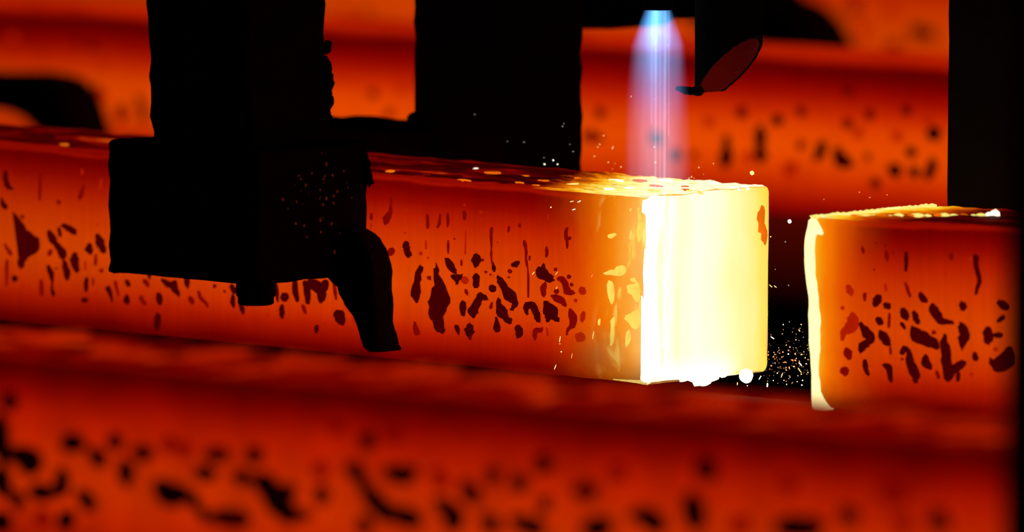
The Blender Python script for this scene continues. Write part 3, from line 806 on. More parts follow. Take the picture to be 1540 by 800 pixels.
def patches(root, data, mats, y_face=0.0, proud=0.0008, grow=1.1):
    for i, (sh, strokes) in enumerate(data):
        bm = bmesh.new()
        for k, st in enumerate(strokes):
            pl = stroke_outline(st, i * 1.37 + k, grow)
            n = len(pl)
            cx = sum(p[0] for p in pl) / n; cz = sum(p[1] for p in pl) / n
            rr = max(p[2] for p in st) * 1e-4
            ins = min(0.0008, rr * 0.25)
            pr = proud * (1 + 0.15 * k)
            A = [bm.verts.new((x, y_face + 0.0015, z)) for x, z in pl]
            B = [bm.verts.new((x, y_face - pr * 0.5, z)) for x, z in pl]
            Cc = []
            for q in range(n):
                x, z = pl[q]; a = pl[q - 1]; b = pl[(q + 1) % n]
                tx, tz = b[0] - a[0], b[1] - a[1]; l = math.hypot(tx, tz) or 1e-9
                s1 = 1
                px, pz = x - tz / l * ins, z + tx / l * ins
                if math.hypot(px - cx, pz - cz) > math.hypot(x - cx, z - cz) and len(st) == 1:
                    px, pz = x + tz / l * ins, z - tx / l * ins
                Cc.append(bm.verts.new((px if len(st) == 1 else x, y_face - pr, pz if len(st) == 1 else z)))
            for q in range(n):
                j = (q + 1) % n
                bm.faces.new((A[q], A[j], B[j], B[q])); bm.faces.new((B[q], B[j], Cc[j], Cc[q]))
            bm.faces.new(Cc)
        bmesh.ops.recalc_face_normals(bm, faces=bm.faces)
        mesh_obj('scale_patch', bm, mats[sh], root)

def more_patches(root, spans, mt, seed, per=70, big=1.0):
    """the same scale patches go on along the strand past the frame: one joined part a strand"""
    r_ = random.Random(seed)
    bm = bmesh.new()
    for a, b in spans:
        for i in range(int((b - a) * per)):
            x = r_.uniform(a, b); z = S * min(.85, max(.08, r_.gauss(.38, .15)))
            r = r_.choice((.0012, .002, .003, .004)) * big; h = r * r_.uniform(1, 2.6)
            n = 9
            sk_ = r_.uniform(-.5, .9)
            pl = [(math.cos(2 * math.pi * k / n) * r * r_.uniform(.7, 1.2), math.sin(2 * math.pi * k / n) * h * r_.uniform(.8, 1.2)) for k in range(n)]
            A = [bm.verts.new((x + p[0] + sk_ * -p[1] * .6, 0.0015, z + p[1])) for p in pl]
            B = [bm.verts.new((x + p[0] * .93 + sk_ * -p[1] * .6, -0.0009, z + p[1] * .95)) for p in pl]
            for k in range(n):
                bm.faces.new((A[k], A[(k + 1) % n], B[(k + 1) % n], B[k]))
            bm.faces.new(B)
    bmesh.ops.recalc_face_normals(bm, faces=bm.faces)
    o = mesh_obj('scale_patch', bm, mt, root)
    o['kind'] = 'stuff'

def slab(root, name, poly, mt, y0=-0.0016, y1=0.0015, bevel=0.0006, seed=0.0, n=2, amp=0.0006):
    bm = prism(chaikin(poly, n), y0, y1, bevel, rough=amp, seed=seed)
    return mesh_obj(name, bm, mt, root, smooth=True)

# --- the billet being cut
main = thing('steel_billet', 'glowing orange billet with the white-hot yellow cut end, under the blue torch flame', 'billet', MAIN_ROOT)
main.rotation_euler = (0, MAIN_A, 0)
xs = [-3.4 + 0.1 * i for i in range(26)] + [-0.8 + 0.02 * i for i in range(30)] + [-0.2 + 0.005 * i for i in range(40)]
xs = [x for x in xs if x < -0.004] + [-0.002]
billet_body(main, xs, M_MAIN, T_MAIN, seed=1.0, top_amp=0.0022)
patches(main, MAIN_PATCHES, PATCH['main'])
for i, q in enumerate(SPLASHES):
    slab(main, 'molten_splash', q, M_SPLASH, y0=-0.0008, seed=i * 2.0, n=1, amp=0.0022)
# loose plates of scale lying on the top faces, some of them glowing
def flake(root, x, y, L, W, mt, h, seed):
    r_ = random.Random(seed)
    n = 10
    pl = [(x + L * math.cos(2 * math.pi * k / n) * r_.uniform(.5, 1), y + W * math.sin(2 * math.pi * k / n) * r_.uniform(.4, 1)) for k in range(n)]
    bm = bmesh.new()
    lo = [bm.verts.new((a, b, S - 0.002)) for a, b in pl]
    hi = [bm.verts.new((x + (a - x) * .8, y + (b - y) * .8, S + h * r_.uniform(.5, 1.3))) for a, b in pl]
    mid = bm.verts.new((x, y, S + h * 1.4))
    for k in range(n):
        j = (k + 1) % n
        bm.faces.new((lo[k], lo[j], hi[j], hi[k])); bm.faces.new((hi[k], hi[j], mid))
    bmesh.ops.recalc_face_normals(bm, faces=bm.faces)
    return mesh_obj('scale_flake', bm, mt, root)
FM = {'o': M_ORANGE, 'w': M_WHITE, 'y': M_YELLOW, 'd': PATCH['main']['d'], 'm': PATCH['main']['m']}
for i, (x, y, L, W, k) in enumerate(MAIN_FLAKES):
    flake(main, x, y, L * 0.85, W * 0.5, FM[k], 0.0007, i)
rs = random.Random(5)
for i in range(34):
    x = -rs.uniform(0.004, 0.16); y = rs.uniform(0.01, S - 0.01)
    if x + 0.5 * y < -0.075: continue
    flake(main, x, y, rs.uniform(0.004, 0.012), rs.uniform(0.002, 0.005), rs.choice((M_WHITE, M_YELLOW, M_ORANGE)), rs.uniform(0.0005, 0.0012), 100 + i)
for i in range(14):
    flake(main, -rs.uniform(0.2, 0.75), rs.uniform(0.015, S - 0.015), rs.uniform(0.006, 0.016), rs.uniform(0.003, 0.008), FM[rs.choice('ddm')], 0.0010, 200 + i)

more_patches(main, ((-2.2, -0.74), (-0.56, -0.40)), PATCH['main']['d'], 21, 75)

# the cut end: molten, rippled by the torch
g = G('molten_cut_face')
co = g.obj()
X, Y, Z = g.xyz(co)[:3]
rip = g.noise(co, 70, (1, 1.6, 0.10), 3)
cloud = g.noise(co, 16, (1, 1, 0.6), 3)
yy = g.math('ADD', g.math('DIVIDE', Y, S), g.math('MULTIPLY_ADD', rip, 0.10, -0.05))
yy = g.math('ADD', yy, g.math('MULTIPLY_ADD', cloud, 0.24, -0.12), clamp=True)
cc, _ = g.ramp(yy, [(0.0, (1.9, 1.9, 1.8)), (0.06, (1.8, 1.75, 1.5)), (0.11, (1.2, 1.1, 0.62)), (0.16, (1.5, 1.4, 1.0)), (0.24, (1.15, 1.08, 0.62)), (0.42, (1.3, 1.25, 0.82)),
                    (0.6, (1.2, 1.15, 0.68)), (0.76, (1.05, 0.96, 0.40)), (0.9, (1.0, 0.84, 0.17)), (1.0, (1.0, 0.72, 0.06))], srgb=False)
lowz = g.node('ShaderNodeMapRange'); lowz.interpolation_type = 'SMOOTHSTEP'
g.put(lowz.inputs[0], g.math('DIVIDE', Z, S)); lowz.inputs[1].default_value = 0.17; lowz.inputs[2].default_value = 0.02
lowz.inputs[3].default_value = 0.0; lowz.inputs[4].default_value = 1.0
hz = g.node('ShaderNodeMapRange'); hz.interpolation_type = 'SMOOTHSTEP'
g.put(hz.inputs[0], g.math('DIVIDE', Y, S)); hz.inputs[1].default_value = 0.8; hz.inputs[2].default_value = 0.55; hz.inputs[3].default_value = 0.0; hz.inputs[4].default_value = 1.0
cc = g.mix(g.math('MULTIPLY', lowz.outputs[0], hz.outputs[0]), cc, (1.5, 1.42, 1.05))
M_CUT = g.glow(cc, 1.0, bump=rip, bump_d=0.001)
bm = bmesh.new()
rings = []
for k in range(12):
    f = 1 - k / 12.0
    ring = []
    for (y, z) in PROF:
        yy_, zz_ = S / 2 + (y - S / 2) * f, S / 2 + (z - S / 2) * f
        xx = 0.0 if k else -0.0022
        xx += noise.noise((yy_ * 160, zz_ * 14, 3.0)) * 0.0012 + noise.noise((yy_ * 40, zz_ * 30, 8.0)) * 0.0012
        wob = noise.noise((zz_ * 45, 2.0, yy_ * 5)) * 0.0014 if yy_ > S * .9 else 0
        ring.append(bm.verts.new((xx, yy_ + wob * f, zz_)))
    rings.append(ring)
n = len(PROF)
back = [bm.verts.new((-0.006, y, z)) for y, z in PROF]
rings.insert(0, back)
for a, b in zip(rings, rings[1:]):
    for i in range(n):
        j = (i + 1) % n
        bm.faces.new((a[i], a[j], b[j], b[i])).smooth = True
bm.faces.new(rings[-1])
bmesh.ops.recalc_face_normals(bm, faces=bm.faces)
cf = mesh_obj('cut_face', bm, M_CUT, main)
cf['label'] = 'white-hot molten cut end'
# orange cooling marks near the far edge of the cut face
for i, (yc, zc, a, b) in enumerate(((0.138, 0.124, 0.005, 0.009), (0.142, 0.110, 0.0035, 0.008))):
    bm = bmesh.new()
    lump(bm, (0.0006, yc, zc), (0.0012, a, b), 4.0 + i * 3, 2, 0.7)
    mesh_obj('cooling_mark', bm, M_ORANGE, main, smooth=True)
# molten ridge down the near edge of the cut
bm = bmesh.new()
prev = None
for k in range(46):
    z = 0.001 + (S - 0.003) * k / 45
    r = 0.0034 + 0.0016 * noise.noise((z * 45, 1.5, 0)) + 0.0004 * noise.noise((z * 200, 7.5, 0))
    if k in (0, 45): r *= 0.5
    ring = [bm.verts.new((0.0002 + 1.25 * r * math.cos(a) - 0.002, 0.0022 + r * 0.8 * math.sin(a), z)) for a in [2 * math.pi * q / 10 for q in range(10)]]
    if prev:
        for q in range(10):
            bm.faces.new((prev[q], prev[(q + 1) % 10], ring[(q + 1) % 10], ring[q])).smooth = True
    else:
        bm.faces.new(ring)
    prev = ring
bm.faces.new(prev)
bmesh.ops.recalc_face_normals(bm, faces=bm.faces)
mesh_obj('molten_ridge', bm, M_WHITE, main)
bm = bmesh.new()
prev = None
for k in range(16):
    x = -0.036 + 0.036 * k / 15
    r = 0.0003 + 0.0016 * (k / 15) ** 1.5 + 0.0003 * noise.noise((x * 300, 2, 1))
    ring = [bm.verts.new((x, 0.0015 + r * math.cos(a), 0.0018 + r * math.sin(a))) for a in [2 * math.pi * q_ / 8 for q_ in range(8)]]
    if prev:
        for q_ in range(8):
            bm.faces.new((prev[q_], prev[(q_ + 1) % 8], ring[(q_ + 1) % 8], ring[q_]))
    else:
        bm.faces.new(ring)
    prev = ring
bm.faces.new(prev)
bmesh.ops.recalc_face_normals(bm, faces=bm.faces)
mesh_obj('molten_seam', bm, M_YELLOW, main, smooth=True)
# slag hanging along the lower edge of the cut face
for i, (y, dz, r) in enumerate(((0.048, 0.0, 0.003), (0.060, -0.0005, 0.0035), (0.068, -0.0035, 0.0042), (0.073, -0.0045, 0.004), (0.083, -0.0015, 0.0042), (0.096, -0.0003, 0.003), (0.112, 0.0008, 0.0025))):
    bm = bmesh.new()
    lump(bm, (-0.003, y, dz + 0.002), (r * .9, r * 2.1, r), i * 2.1, 2, 0.4)
    mesh_obj('slag_drip', bm, M_WHITE if 0.04 < y < 0.1 else M_YELLOW, main, smooth=True)

# --- the piece already cut off
piece = thing('cut_billet', 'cut-off orange billet at the right with a bright molten left edge and black patches', 'billet', PIECE_ROOT)
piece.rotation_euler = (0, PIECE_A, 0)
xs = [0.001 + 0.006 * i for i in range(26)] + [0.16 + 0.05 * i for i in range(26)]
def piece_end(x, y, z):
    return (0.004 * noise.noise((z * 28, y * 12, 5.0)) - 0.001) * max(0, 1 - x / 0.02)
billet_body(piece, xs, M_PIECE, T_PIECE, seed=6.0, top_amp=0.0018, endfun=piece_end)
patches(piece, PIECE_PATCHES, PATCH['main'])
pe = slab(piece, 'molten_edge', PIECE_EDGE, M_EDGE, y0=-0.003, y1=0.012, bevel=0.002, seed=3.0, n=1, amp=0.0010)
pe['label'] = 'bright molten left edge'
bm = bmesh.new()
for k in range(22):
    y = 0.004 + 0.142 * k / 21
    lump(bm, (0.001 + 0.002 * rs.random(), y, S - 0.001), (0.0042, 0.006, 0.0022), k * 1.3, 1, 0.4)
mesh_obj('molten_rim', bm, M_YELLOW, piece, smooth=True)
# string of slag beads across the top
for k in range(17):
    t = k / 16
    y = 0.02 + 0.07 * t + rs.uniform(-.003, .003)
    x = 0.03 + 0.085 * t
    bm = bmesh.new()
    r = 0.0010 + 0.0016 * rs.random() + (0.0010 if k >= 15 else 0)
    lump(bm, (x, y, S + r * .3), (r * (1.1 if k >= 15 else 2.6), r * 1.1, r * (1.2 if k >= 15 else .7)), k * 1.9, 1, 0.5)
    mesh_obj('slag_bead', bm, M_WHITE if k >= 15 else (M_YELLOW if k % 3 else M_ORANGE), piece, smooth=True)

more_patches(piece, ((0.215, 1.1),), PATCH['main']['d'], 22, 75)

# --- the strand in front and the two behind
def strand(label, y, x0, x1, side, top, data, mats, seed, grow=1.15):
    t = thing('steel_billet', label, 'billet', (0, y, ZB))
    n = int((x1 - x0) / 0.03)
    billet_body(t, [x0 + (x1 - x0) * i / n for i in range(n + 1)], side, top, seed=seed)
    patches(t, data, mats, proud=0.0012, grow=grow)
    return t
front = strand('blurred dark red billet crossing the foreground along the bottom', -PITCH, -1.4, 2.3, M_FRONT, T_FRONT, FRONT_PATCHES, PATCH['front'], 3.0, 1.6)
more_patches(front, ((-1.3, 0.50), (1.44, 2.2)), PATCH['front']['d'], 23, 50, 1.9)
FF = {'b': flat_glow('bared_hot_steel', (178, 30, 0), var=0.3), 'd': flat_glow('cold_loose_scale', (34, 0, 0), var=0.3)}
for i, (x, y, L, W, k) in enumerate(FRONT_FLAKES):
    flake(front, x, y, L, W, FF[k], 0.0015, 300 + i)
back = strand('blurred orange billet behind the torch flame and clamps', PITCH, -3.4, 1.2, M_BACK, T_BACK, BACK_PATCHES, PATCH['back'], 4.0, 1.35)
far = strand('farthest blurred orange billet, only its lower face showing along the top', 2 * PITCH, -4.4, 0.6, M_FAR, T_BACK, FAR_PATCHES, PATCH['back'], 5.0, 1.3)

more_patches(back, ((-3.3, -2.0), (-1.88, -1.5), (-1.42, -1.2), (-0.70, 1.1)), PATCH['back']['d'], 24, 40, 1.3)
more_patches(far, ((-4.2, -3.3), (-1.62, 0.5)), PATCH['back']['d'], 25, 40, 1.3)

# ------------------------------------------------------------------ clamps
# front clamp of the cutting machine
cl = thing('billet_clamp', 'big black clamp with square jaw and curved claw in front of the cut billet', 'clamp', (0, 0, 0))
mesh_obj('post', rough_box(-0.409, -0.2985, -0.14, -0.045, 0.925, 1.62, step=0.011, edge=0.0042, seed=1.0, lean=-0.055), M_CLAMP, cl)
jb = mesh_obj('jaw_block', rough_box(-0.449, -0.2839, -0.15, -0.016, 0.8205, 0.929, step=0.010, edge=0.003, seed=2.0), M_CLAMP, cl)
mesh_obj('claw', prism(chaikin(CLAW_MAIN, 1), -0.05, -0.022, 0.003, rough=0.002, seed=4.0), M_CLAMP, cl)
bm = lathe([(0.0165, 0.8235), (0.0165, 0.808), (0.0150, 0.806), (0.0150, 0.8015), (0.0125, 0.800)], 12, cx=-0.3215, cy=-0.11)
mesh_obj('bolt', bm, M_CLAMP, jb)
bm = bmesh.new()
for i in range(60):   # slag crusted along the edges
    if i < 46:
        z = rs.triangular(0.948, 1.01, 0.965); c = (-0.2995 - 0.055 * (z - 0.925) + rs.uniform(-.002, .0012), -0.045 + rs.uniform(-.004, .002), z)
    elif i < 52:
        c = (-0.284 + rs.uniform(-.001, .003), -0.018 + rs.uniform(-.004, .002), rs.uniform(0.898, 0.915))
    else:
        c = (-0.27 + rs.uniform(-.012, .012), -0.03 + rs.uniform(-.01, .01), rs.uniform(0.80, 0.83))
    r = rs.uniform(0.0018, 0.0038)
    lump(bm, c, (r, r, r * 1.7), i * 1.7, 2, 0.6)
sc_ = mesh_obj('slag_crust', bm, M_CLAMP, cl, smooth=True)
sc_['kind'] = 'stuff'
bm = bmesh.new()
M_SPAT = flat_glow('spatter_painted_glint', (66, 14, 6), 1.0, var=0.9)  # spatter beads, their faint red glints painted as emission
for i in range(46):
    y = rs.gauss(-0.075, 0.026); z = rs.gauss(0.893, 0.03)
    if not (-0.14 < y < -0.03 and 0.84 < z < 0.925): continue
    r = rs.uniform(0.0004, 0.0013)
    lump(bm, (-0.2835, y, z), (r, r, r * rs.uniform(1, 1.8)), i * .9, 1, 0.5)
sp = mesh_obj('slag_spatter', bm, M_SPAT, jb)
sp['kind'] = 'stuff'

# rear clamp, behind the billet
rc = thing('billet_clamp', 'broad black clamp post standing behind the billet, left of the torch flame', 'clamp', (0, 0, 0))
mesh_obj('post', rough_box(-0.4245, -0.3190, 0.19, 0.286, 0.84, 1.62, step=0.012, amp=0.0008, edge=0.0024, seed=7.0), M_CLAMP, rc)
bm = rough_box(-0.56, -0.40, 0.175, 0.27, 0.82, 0.9205, step=0.010, amp=0.0025, edge=0.003, seed=8.0)
mesh_obj('jaw_block', bm, M_CLAMP, rc)
bm = bmesh.new()
for i in range(14):
    lump(bm, (-0.435 - rs.uniform(0, .075), 0.18 + rs.uniform(0, .05), 0.919 + rs.uniform(-.002, .001)), (0.007, 0.006, rs.uniform(0.002, 0.004)), i * 2.2, 1, 0.6)
lump(bm, (-0.426, 0.195, 0.924), (0.008, 0.006, 0.009), 3.0, 2, 0.6)
sc_ = mesh_obj('slag_crust', bm, M_CLAMP, rc, smooth=True)
sc_['kind'] = 'stuff'

# clamp post behind the cut-off piece
rp = thing('clamp_post', 'tall black post standing behind the cut-off billet at the right', 'post', (0, 0, 0))
mesh_obj('post', rough_box(0.1412, 0.30, 0.20, 0.31, 0.84, 1.62, step=0.02, amp=0.0006, edge=0.0008, seed=9.0, lean=0.002), M_CLAMP, rp)
mesh_obj('jaw_block', rough_box(0.16, 0.33, 0.185, 0.325, 0.79, 0.855, step=0.02, amp=0.0006, edge=0.0015, seed=10.0), M_CLAMP, rp)

# blurred claws on the strands behind
bc = thing('clamp_claw', 'blurred black curved claw gripping the back billet at the left edge', 'clamp', (0, 0, 0))
mesh_obj('claw', prism(chaikin(CLAW_BACK, 1), PITCH - 0.09, PITCH - 0.03, 0.004, rough=0.003, seed=2.0), M_CLAMP, bc)
x0 = min(p[0] for p in CLAW_BACK); zc = min(p[1] for p in CLAW_BACK if p[0] < x0 + 0.02)
mesh_obj('jaw_block', rough_box(x0 - 0.16, x0 + 0.02, PITCH - 0.17, PITCH - 0.02, zc - 0.01, zc + 0.13, step=0.02, seed=12.0), M_CLAMP, bc)
mesh_obj('post', rough_box(x0 - 0.14, x0 - 0.02, PITCH - 0.15, PITCH - 0.05, zc + 0.125, 1.75, step=0.03, seed=13.0), M_CLAMP, bc)
fc = thing('clamp_claw', 'blurred black claw above the far billet, right of the slanted pipe', 'clamp', (0, 0, 0))
mesh_obj('claw', prism(chaikin(CLAW_FAR, 1), 2 * PITCH - 0.11, 2 * PITCH - 0.03, 0.004, rough=0.003, seed=5.0), M_CLAMP, fc)
x0 = min(p[0] for p in CLAW_FAR); zc = min(p[1] for p in CLAW_FAR if p[0] < x0 + 0.02)
mesh_obj('jaw_block', rough_box(x0 - 0.16, x0 + 0.03, 2 * PITCH - 0.18, 2 * PITCH - 0.02, zc + 0.014, zc + 0.15, step=0.02, seed=14.0), M_CLAMP, fc)
mesh_obj('post', rough_box(x0 - 0.14, x0 - 0.02, 2 * PITCH - 0.16, 2 * PITCH - 0.05, zc + 0.145, 1.85, step=0.03, seed=15.0), M_CLAMP, fc)

# ------------------------------------------------------------------ torch, flame and pipe
TX, TY, TZ = 0.002, 0.010, 1.0470
to = thing('cutting_torch', 'black cutting torch at the top edge with the blue flame leaving its nozzle', 'torch', (TX, TY, TZ))
mesh_obj('nozzle', lathe([(0.0, 0.0008), (0.0112, 0.0), (0.0122, 0.003), (0.0150, 0.016), (0.0150, 0.024)], 28), M_TORCH, to)
mesh_obj('nozzle_nut', lathe([(0.021, 0.022), (0.0225, 0.025), (0.0225, 0.045), (0.021, 0.048)], 6), M_TORCH, to)
mesh_obj('torch_body', lathe([(0.019, 0.046), (0.019, 0.18), (0.024, 0.185), (0.024, 0.24), (0.019, 0.245), (0.019, 0.5)], 24), M_TORCH, to)
ca = thing('torch_carriage', 'blurred black carriage beam along the top edge behind the torch', 'beam', (0, 0, 0))
mesh_obj('beam', prism(chaikin(CARRIAGE, 1), 0.53, 0.60, 0.003, rough=0.001), M_TORCH, ca)
xa = sum(p[0] for p in CARRIAGE) / len(CARRIAGE)
za = max(p[1] for p in CARRIAGE)
mesh_obj('hanger', rough_box(xa - 0.03, xa + 0.03, 0.54, 0.59, za - 0.01, 1.7, step=0.05), M_TORCH, ca)

# slanted pipe
PX, PY, PR, PW = 0.0331, 0.060, 0.0270, 0.003
pi_ = thing('slanted_pipe', 'black vertical pipe with a slanted open mouth, dark red inside, right of the flame', 'pipe', (PX, PY, 0))
rr = Vector((0.746, 0.666)); vv = Vector((0.666, -0.746))
def mouth(a, r):
    p = Vector((r * math.cos(a), r * math.sin(a)))
    z = max(0.9790 + 0.0006 * noise.noise((a * 25, 1, 4)), 0.9990 + 0.80 * p.dot(rr) + 0.64 * p.dot(vv))
    return z + 0.0008 * noise.noise((a * 9, 3, 1)) + 0.0005 * noise.noise((a * 30, 3, 1))
seg = 64
bm = bmesh.new()
A = []; B = []; Cn = []; Dn = []
for k in range(seg):
    a = 2 * math.pi * k / seg
    for lst, r, zz in ((A, PR, 1.6), (B, PR, mouth(a, PR)), (Cn, PR - PW, mouth(a, PR - PW) + 0.0004)):
        lst.append(bm.verts.new((r * math.cos(a), r * math.sin(a), zz)))
for k in range(seg):
    j = (k + 1) % seg
    bm.faces.new((A[k], A[j], B[j], B[k])).smooth = True
    bm.faces.new((B[k], B[j], Cn[j], Cn[k]))
bmesh.ops.recalc_face_normals(bm, faces=bm.faces)
mesh_obj('tube', bm, M_TORCH, pi_)
bm = bmesh.new()
A = []; B = []
for k in range(seg):
    a = 2 * math.pi * k / seg
    r = PR - PW
    A.append(bm.verts.new((r * math.cos(a), r * math.sin(a), 1.6)))
    B.append(bm.verts.new((r * math.cos(a), r * math.sin(a), mouth(a, r) + 0.0004)))
for k in range(seg):
    j = (k + 1) % seg
    bm.faces.new((A[j], A[k], B[k], B[j])).smooth = True
iw = mesh_obj('inner_wall', bm, M_INNER_RED, pi_)
iw['label'] = 'dark red inner wall'
bm = bmesh.new()
for k in range(9):
    t = k / 8
    p = -rr * (PR - 0.003 + 0.0155 * t)
    lump(bm, (p.x, p.y, 0.9815 + 0.0020 * t - 0.001 * math.sin(t * 3)), (0.0048 * (1 - .4 * t), 0.0048 * (1 - .4 * t), 0.0042 * (1 - .45 * t)), k * .8, 2, 0.3)
mesh_obj('slag_lip', bm, M_TORCH, pi_, smooth=True)

# flame: burning gas, a volume that only gives off light
fl = thing('cutting_flame', 'blue and violet cutting flame blowing down from the torch onto the billet', 'flame', (TX, TY, TZ))
FH = 0.142
def flame_r(t):
    pts = [(0, 0.0116), (0.06, 0.0150), (0.2, 0.0225), (0.45, 0.0255), (0.7, 0.0275), (1, 0.029)]
    for (a, ra), (b, rb) in zip(pts, pts[1:]):
        if t <= b:
            return ra + (rb - ra) * (t - a) / (b - a)
    return pts[-1][1]
bm = lathe([(flame_r(k / 20), -FH * k / 20 - 0.0004) for k in range(21)], 32)
g = G('burning_gas')
co = g.obj()
X, Y, Z = g.xyz(co)[:3]
t = g.math('MULTIPLY', Z, -1 / FH, clamp=True)
rad = g.math('SQRT', g.math('ADD', g.math('MULTIPLY', X, X), g.math('MULTIPLY', Y, Y)))
Rr, _ = g.ramp(t, [(0, (0.0116,) * 3), (0.06, (0.0150,) * 3), (0.2, (0.0225,) * 3), (0.45, (0.0255,) * 3), (0.7, (0.0275,) * 3), (1, (0.029,) * 3)], srgb=False)
q = g.math('DIVIDE', rad, Rr)
fall = g.math('POWER', g.math('SUBTRACT', 1.0, g.math('POWER', q, 2.0), clamp=True), 1.35)
st = g.noise(co, 150, (1, 1, 0.05), 2)
st2 = g.noise(co, 60, (1, 1, 0.12), 2)
fall = g.math('MULTIPLY', fall, g.math('MULTIPLY_ADD', st, 2.4, -0.2))
fall = g.math('MULTIPLY', fall, g.math('MULTIPLY_ADD', st2, 2.6, -0.3, clamp=False))
stren, _ = g.ramp(t, [(0.0, (1, 1, 1)), (0.14, (0.72,) * 3), (0.24, (0.27,) * 3), (0.42, (0.17,) * 3), (0.6, (0.13,) * 3), (0.85, (0.105,) * 3), (1.0, (0.095,) * 3)], srgb=False)
fc_, _ = g.ramp(t, [(0.0, (0.14, 0.45, 1.0)), (0.15, (0.09, 0.40, 1.0)), (0.25, (0.22, 0.42, 0.95)), (0.45, (0.26, 0.42, 0.90)), (0.65, (0.35, 0.45, 0.72)), (1.0, (0.45, 0.5, 0.62))], srgb=False)
em = g.node('ShaderNodeEmission')
g.put(em.inputs[0], fc_)
g.put(em.inputs[1], g.math('MULTIPLY', g.math('MULTIPLY', fall, stren), 118.0))
o = g.node('ShaderNodeOutputMaterial')
g.l.new(em.outputs[0], o.inputs['Volume'])
g.mat.cycles.volume_step_rate = 0.15
mesh_obj('outer_flame', bm, g.mat, fl)
g = G('oxygen_jet_glow')
em = g.node('ShaderNodeEmission')
em.inputs[0].default_value = (0.72, 0.78, 1.0, 1)
em.inputs[1].default_value = 80
o = g.node('ShaderNodeOutputMaterial')
g.l.new(em.outputs[0], o.inputs['Volume'])
for (dr, dv, r, L) in ((-0.0042, 0.0, 0.0010, 0.270), (0.0030, 0.001, 0.0012, 0.270), (-0.0005, -0.002, 0.0006, 0.145), (0.0062, -0.001, 0.0006, 0.1), (-0.0075, 0.001, 0.0006, 0.09)):
    p = rr * dr + vv * dv
    bm = lathe([(r * .8, -0.0005), (r, -0.02), (r * 1.15, -L)], 10, cx=p.x + 0.0035, cy=p.y)
    mesh_obj('inner_jet', bm, g.mat, fl)

# thin smoke curling off the scale at the foot of the hot face
sm = bmesh.new()
bmesh.ops.create_icosphere(sm, subdivisions=3, radius=1)
for v in sm.verts:
    v.co = Vector((v.co.x * 0.034, v.co.y * 0.014, v.co.z * 0.022))
g = G('thin_smoke')
co = g.obj()
X, Y, Z = g.xyz(co)[:3]
e2 = g.math('ADD', g.math('ADD', g.math('POWER', g.math('DIVIDE', X, 0.034), 2.0), g.math('POWER', g.math('DIVIDE', Y, 0.014), 2.0)), g.math('POWER', g.math('DIVIDE', Z, 0.022), 2.0))
fo = g.math('SUBTRACT', 1.0, e2, clamp=True)
nz_ = g.noise(co, 60, (0.7, 1, 1), 3)
vs = g.node('ShaderNodeVolumeScatter')
vs.inputs['Color'].default_value = (0.95, 0.92, 0.9, 1)
g.put(vs.inputs['Density'], g.math('MULTIPLY', g.math('MULTIPLY', fo, g.math('MULTIPLY_ADD', nz_, 2.2, -0.5, clamp=True)), 42.0))
o = g.node('ShaderNodeOutputMaterial')
g.l.new(vs.outputs[0], o.inputs['Volume'])
g.mat.cycles.volume_step_rate = 0.3
sk = mesh_obj('smoke_wisp', sm, g.mat, None, loc=(-0.033, -0.0165, 0.776))
tag(sk, 'thin pale smoke wisp at the foot of the hot face left of the cut', 'smoke')

# ------------------------------------------------------------------ foreground post at the right edge
dp = thing('foreground_post', 'out-of-focus black post running the full height of the right edge', 'post', (0, 0, 0))
c = Vector((1.636, -1.563, 0))
bm = rough_box(0, 0.22, -0.10, 0.02, 0.0, 1.9, step=0.2, amp=0, edge=0, bevel=0.006)
po = mesh_obj('post', bm, M_CLAMP, dp)
dp.location = c
dp.rotation_euler = (0, 0, math.atan2(0.666, 0.746))
mesh_obj('foot_plate', rough_box(-0.05, 0.27, -0.15, 0.07, 0.0, 0.02, step=0.4, amp=0, edge=0, bevel=0.004), M_CLAMP, dp)

# ------------------------------------------------------------------ sparks and drops
M_SPW = flat_glow('spark_white', (2.2, 2.0, 1.5), 1.0, raw=True)
M_SPY = flat_glow('spark_yellow', (1.6, 1.1, 0.35), 1.0, raw=True)
M_SPO = flat_glow('spark_orange', (1.1, 0.42, 0.12), 1.0, raw=True)
M_SPG = flat_glow('spark_dim', (0.45, 0.38, 0.36), 1.0, raw=True)
ORD = ['leftmost', 'second from left', 'third from left', 'fourth from left', 'fifth from left', 'sixth from left', 'seventh from left', 'eighth from left', 'ninth from left', 'tenth from left',
       'eleventh from left', 'twelfth from left', '13th from left', '14th from left', '15th from left', '16th from left', '17th from left', '18th from left', '19th from left', '20th from left', '21st from left', '22nd from left']
def order(lst):
    k = sorted(range(len(lst)), key=lambda i: (Vector(lst[i][:3]) - CP).dot(CR) / (Vector(lst[i][:3]) - CP).dot(CF))
    names = [''] * len(lst)
    for p_, i in enumerate(k):
        names[i] = ORD[p_] if p_ < len(lst) - 1 else 'rightmost'
    return names
def spark_mesh(mt):
    bm = bmesh.new()
    bmesh.ops.create_icosphere(bm, subdivisions=1, radius=1)
    me = bpy.data.meshes.new('spark')
    bm.to_mesh(me); bm.free()
    me.materials.append(mt)
    return me
SPM = [spark_mesh(m_) for m_ in (M_SPW, M_SPY, M_SPO, M_SPG)]
PXM = 0.000527
def spark(q, mi, label, group=None, name='spark', k=0.62):
    x, y, z, r, l, a = q
    o = bpy.data.objects.new(name, SPM[mi])
    COL.objects.link(o)
    a = math.radians(a)
    d = (CR * math.cos(a) - CU * math.sin(a))
    rad = max(r * k, 0.55) * PXM
    if l:
        o.rotation_euler = d.to_track_quat('X', 'Z').to_euler()
        o.scale = (l * PXM * 0.5, rad * 0.75, rad * 0.75)
    else:
        o.scale = (rad, rad, rad)
    o.location = (x, y, z)
    tag(o, label, 'spark', group)
    return o
spark(BIG_SPARKS[0], 1, 'large round yellow spark flying above the far corner of the yellow cut end', k=1.0)
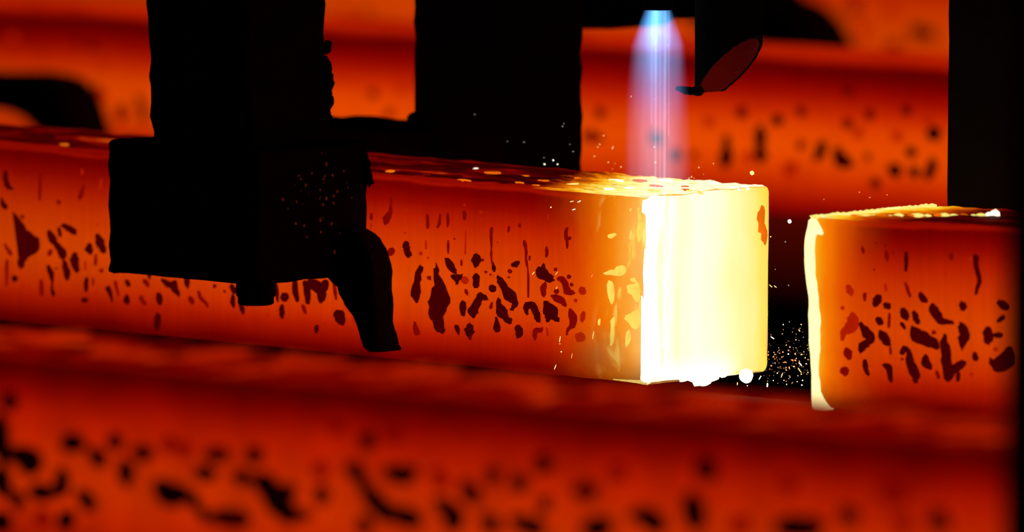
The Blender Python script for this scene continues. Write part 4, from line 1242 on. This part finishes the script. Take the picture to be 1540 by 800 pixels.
spark(BIG_SPARKS[1], 0, 'large white spark in the dark gap, highest beside the cut-off billet', k=1.0)
rs = random.Random(3)
for i, q in enumerate(GAP_SPARKS):
    if q[4]:
        spark(q, rs.choice((0, 1, 1)), 'short slanting spark streak in the dark gap between the two cut ends', 'spark streaks in the gap between the cut ends')
    else:
        spark(q, rs.choice((0, 1, 1, 3)), 'tiny dot-like spark in the dark gap between the two cut ends', 'spark dots in the gap between the cut ends')
nm = order(CLAMP_SPARKS)
for i, q in enumerate(CLAMP_SPARKS):
    spark(q, 0 if q[3] > 1.6 else 3, nm[i] + ' of the tiny pale sparks before the rear clamp post', 'sparks before the black rear clamp')
nm = order(TOP_SPARKS)
for i, q in enumerate(TOP_SPARKS):
    spark(q, rs.choice((1, 2, 1)), nm[i] + ' of the tiny sparks above the molten billet top', 'sparks above the molten billet top')
nm = order(RIGHT_SPARKS)
for i, q in enumerate(RIGHT_SPARKS):
    spark(q, 2, nm[i] + ' of the tiny orange sparks above the cut-off billet', 'sparks above the cut-off billet')
nm = order(FACE_SPARKS)
for i, q in enumerate(FACE_SPARKS):
    spark(q, rs.choice((1, 2, 0)), nm[i] + ' of the spark streaks before the cut billet face', 'spark streaks before the billet face')
bm = bmesh.new()
for i in range(150):
    u = rs.random(); v = 0.2 + 0.8 * rs.triangular(0, 1, 0.7)
    p = Vector((0.0, 0.09, 0.0)) + Vector(GAP_SPARKS[0][:3]) * 0
    base = Vector(GAP_SPARKS[0][:3])
    p = base + CR * (PXM * rs.uniform(-3, 54)) + CU * (-PXM * (-60 + 140 * v)) + Vector((0, rs.uniform(-.03, .03), 0))
    r = 0.0002 + 0.0005 * rs.random() ** 3
    bmesh.ops.create_icosphere(bm, subdivisions=0 or 1, radius=r, matrix=Matrix.Translation(p))
sd = mesh_obj('spark_dust', bm, M_SPO)
tag(sd, 'fine glittering dust of sparks low in the dark gap between the cut ends', 'sparks')
sd['kind'] = 'stuff'
bm = bmesh.new()
lump(bm, (0, 0, 0), (0.0056, 0.0056, 0.0058), 2.0, 3, 0.12)
dr = mesh_obj('molten_drop', bm, M_WHITE, None, smooth=True, loc=DROP)
tag(dr, 'round white-hot molten drop falling at the lower right of the yellow cut end', 'drop')
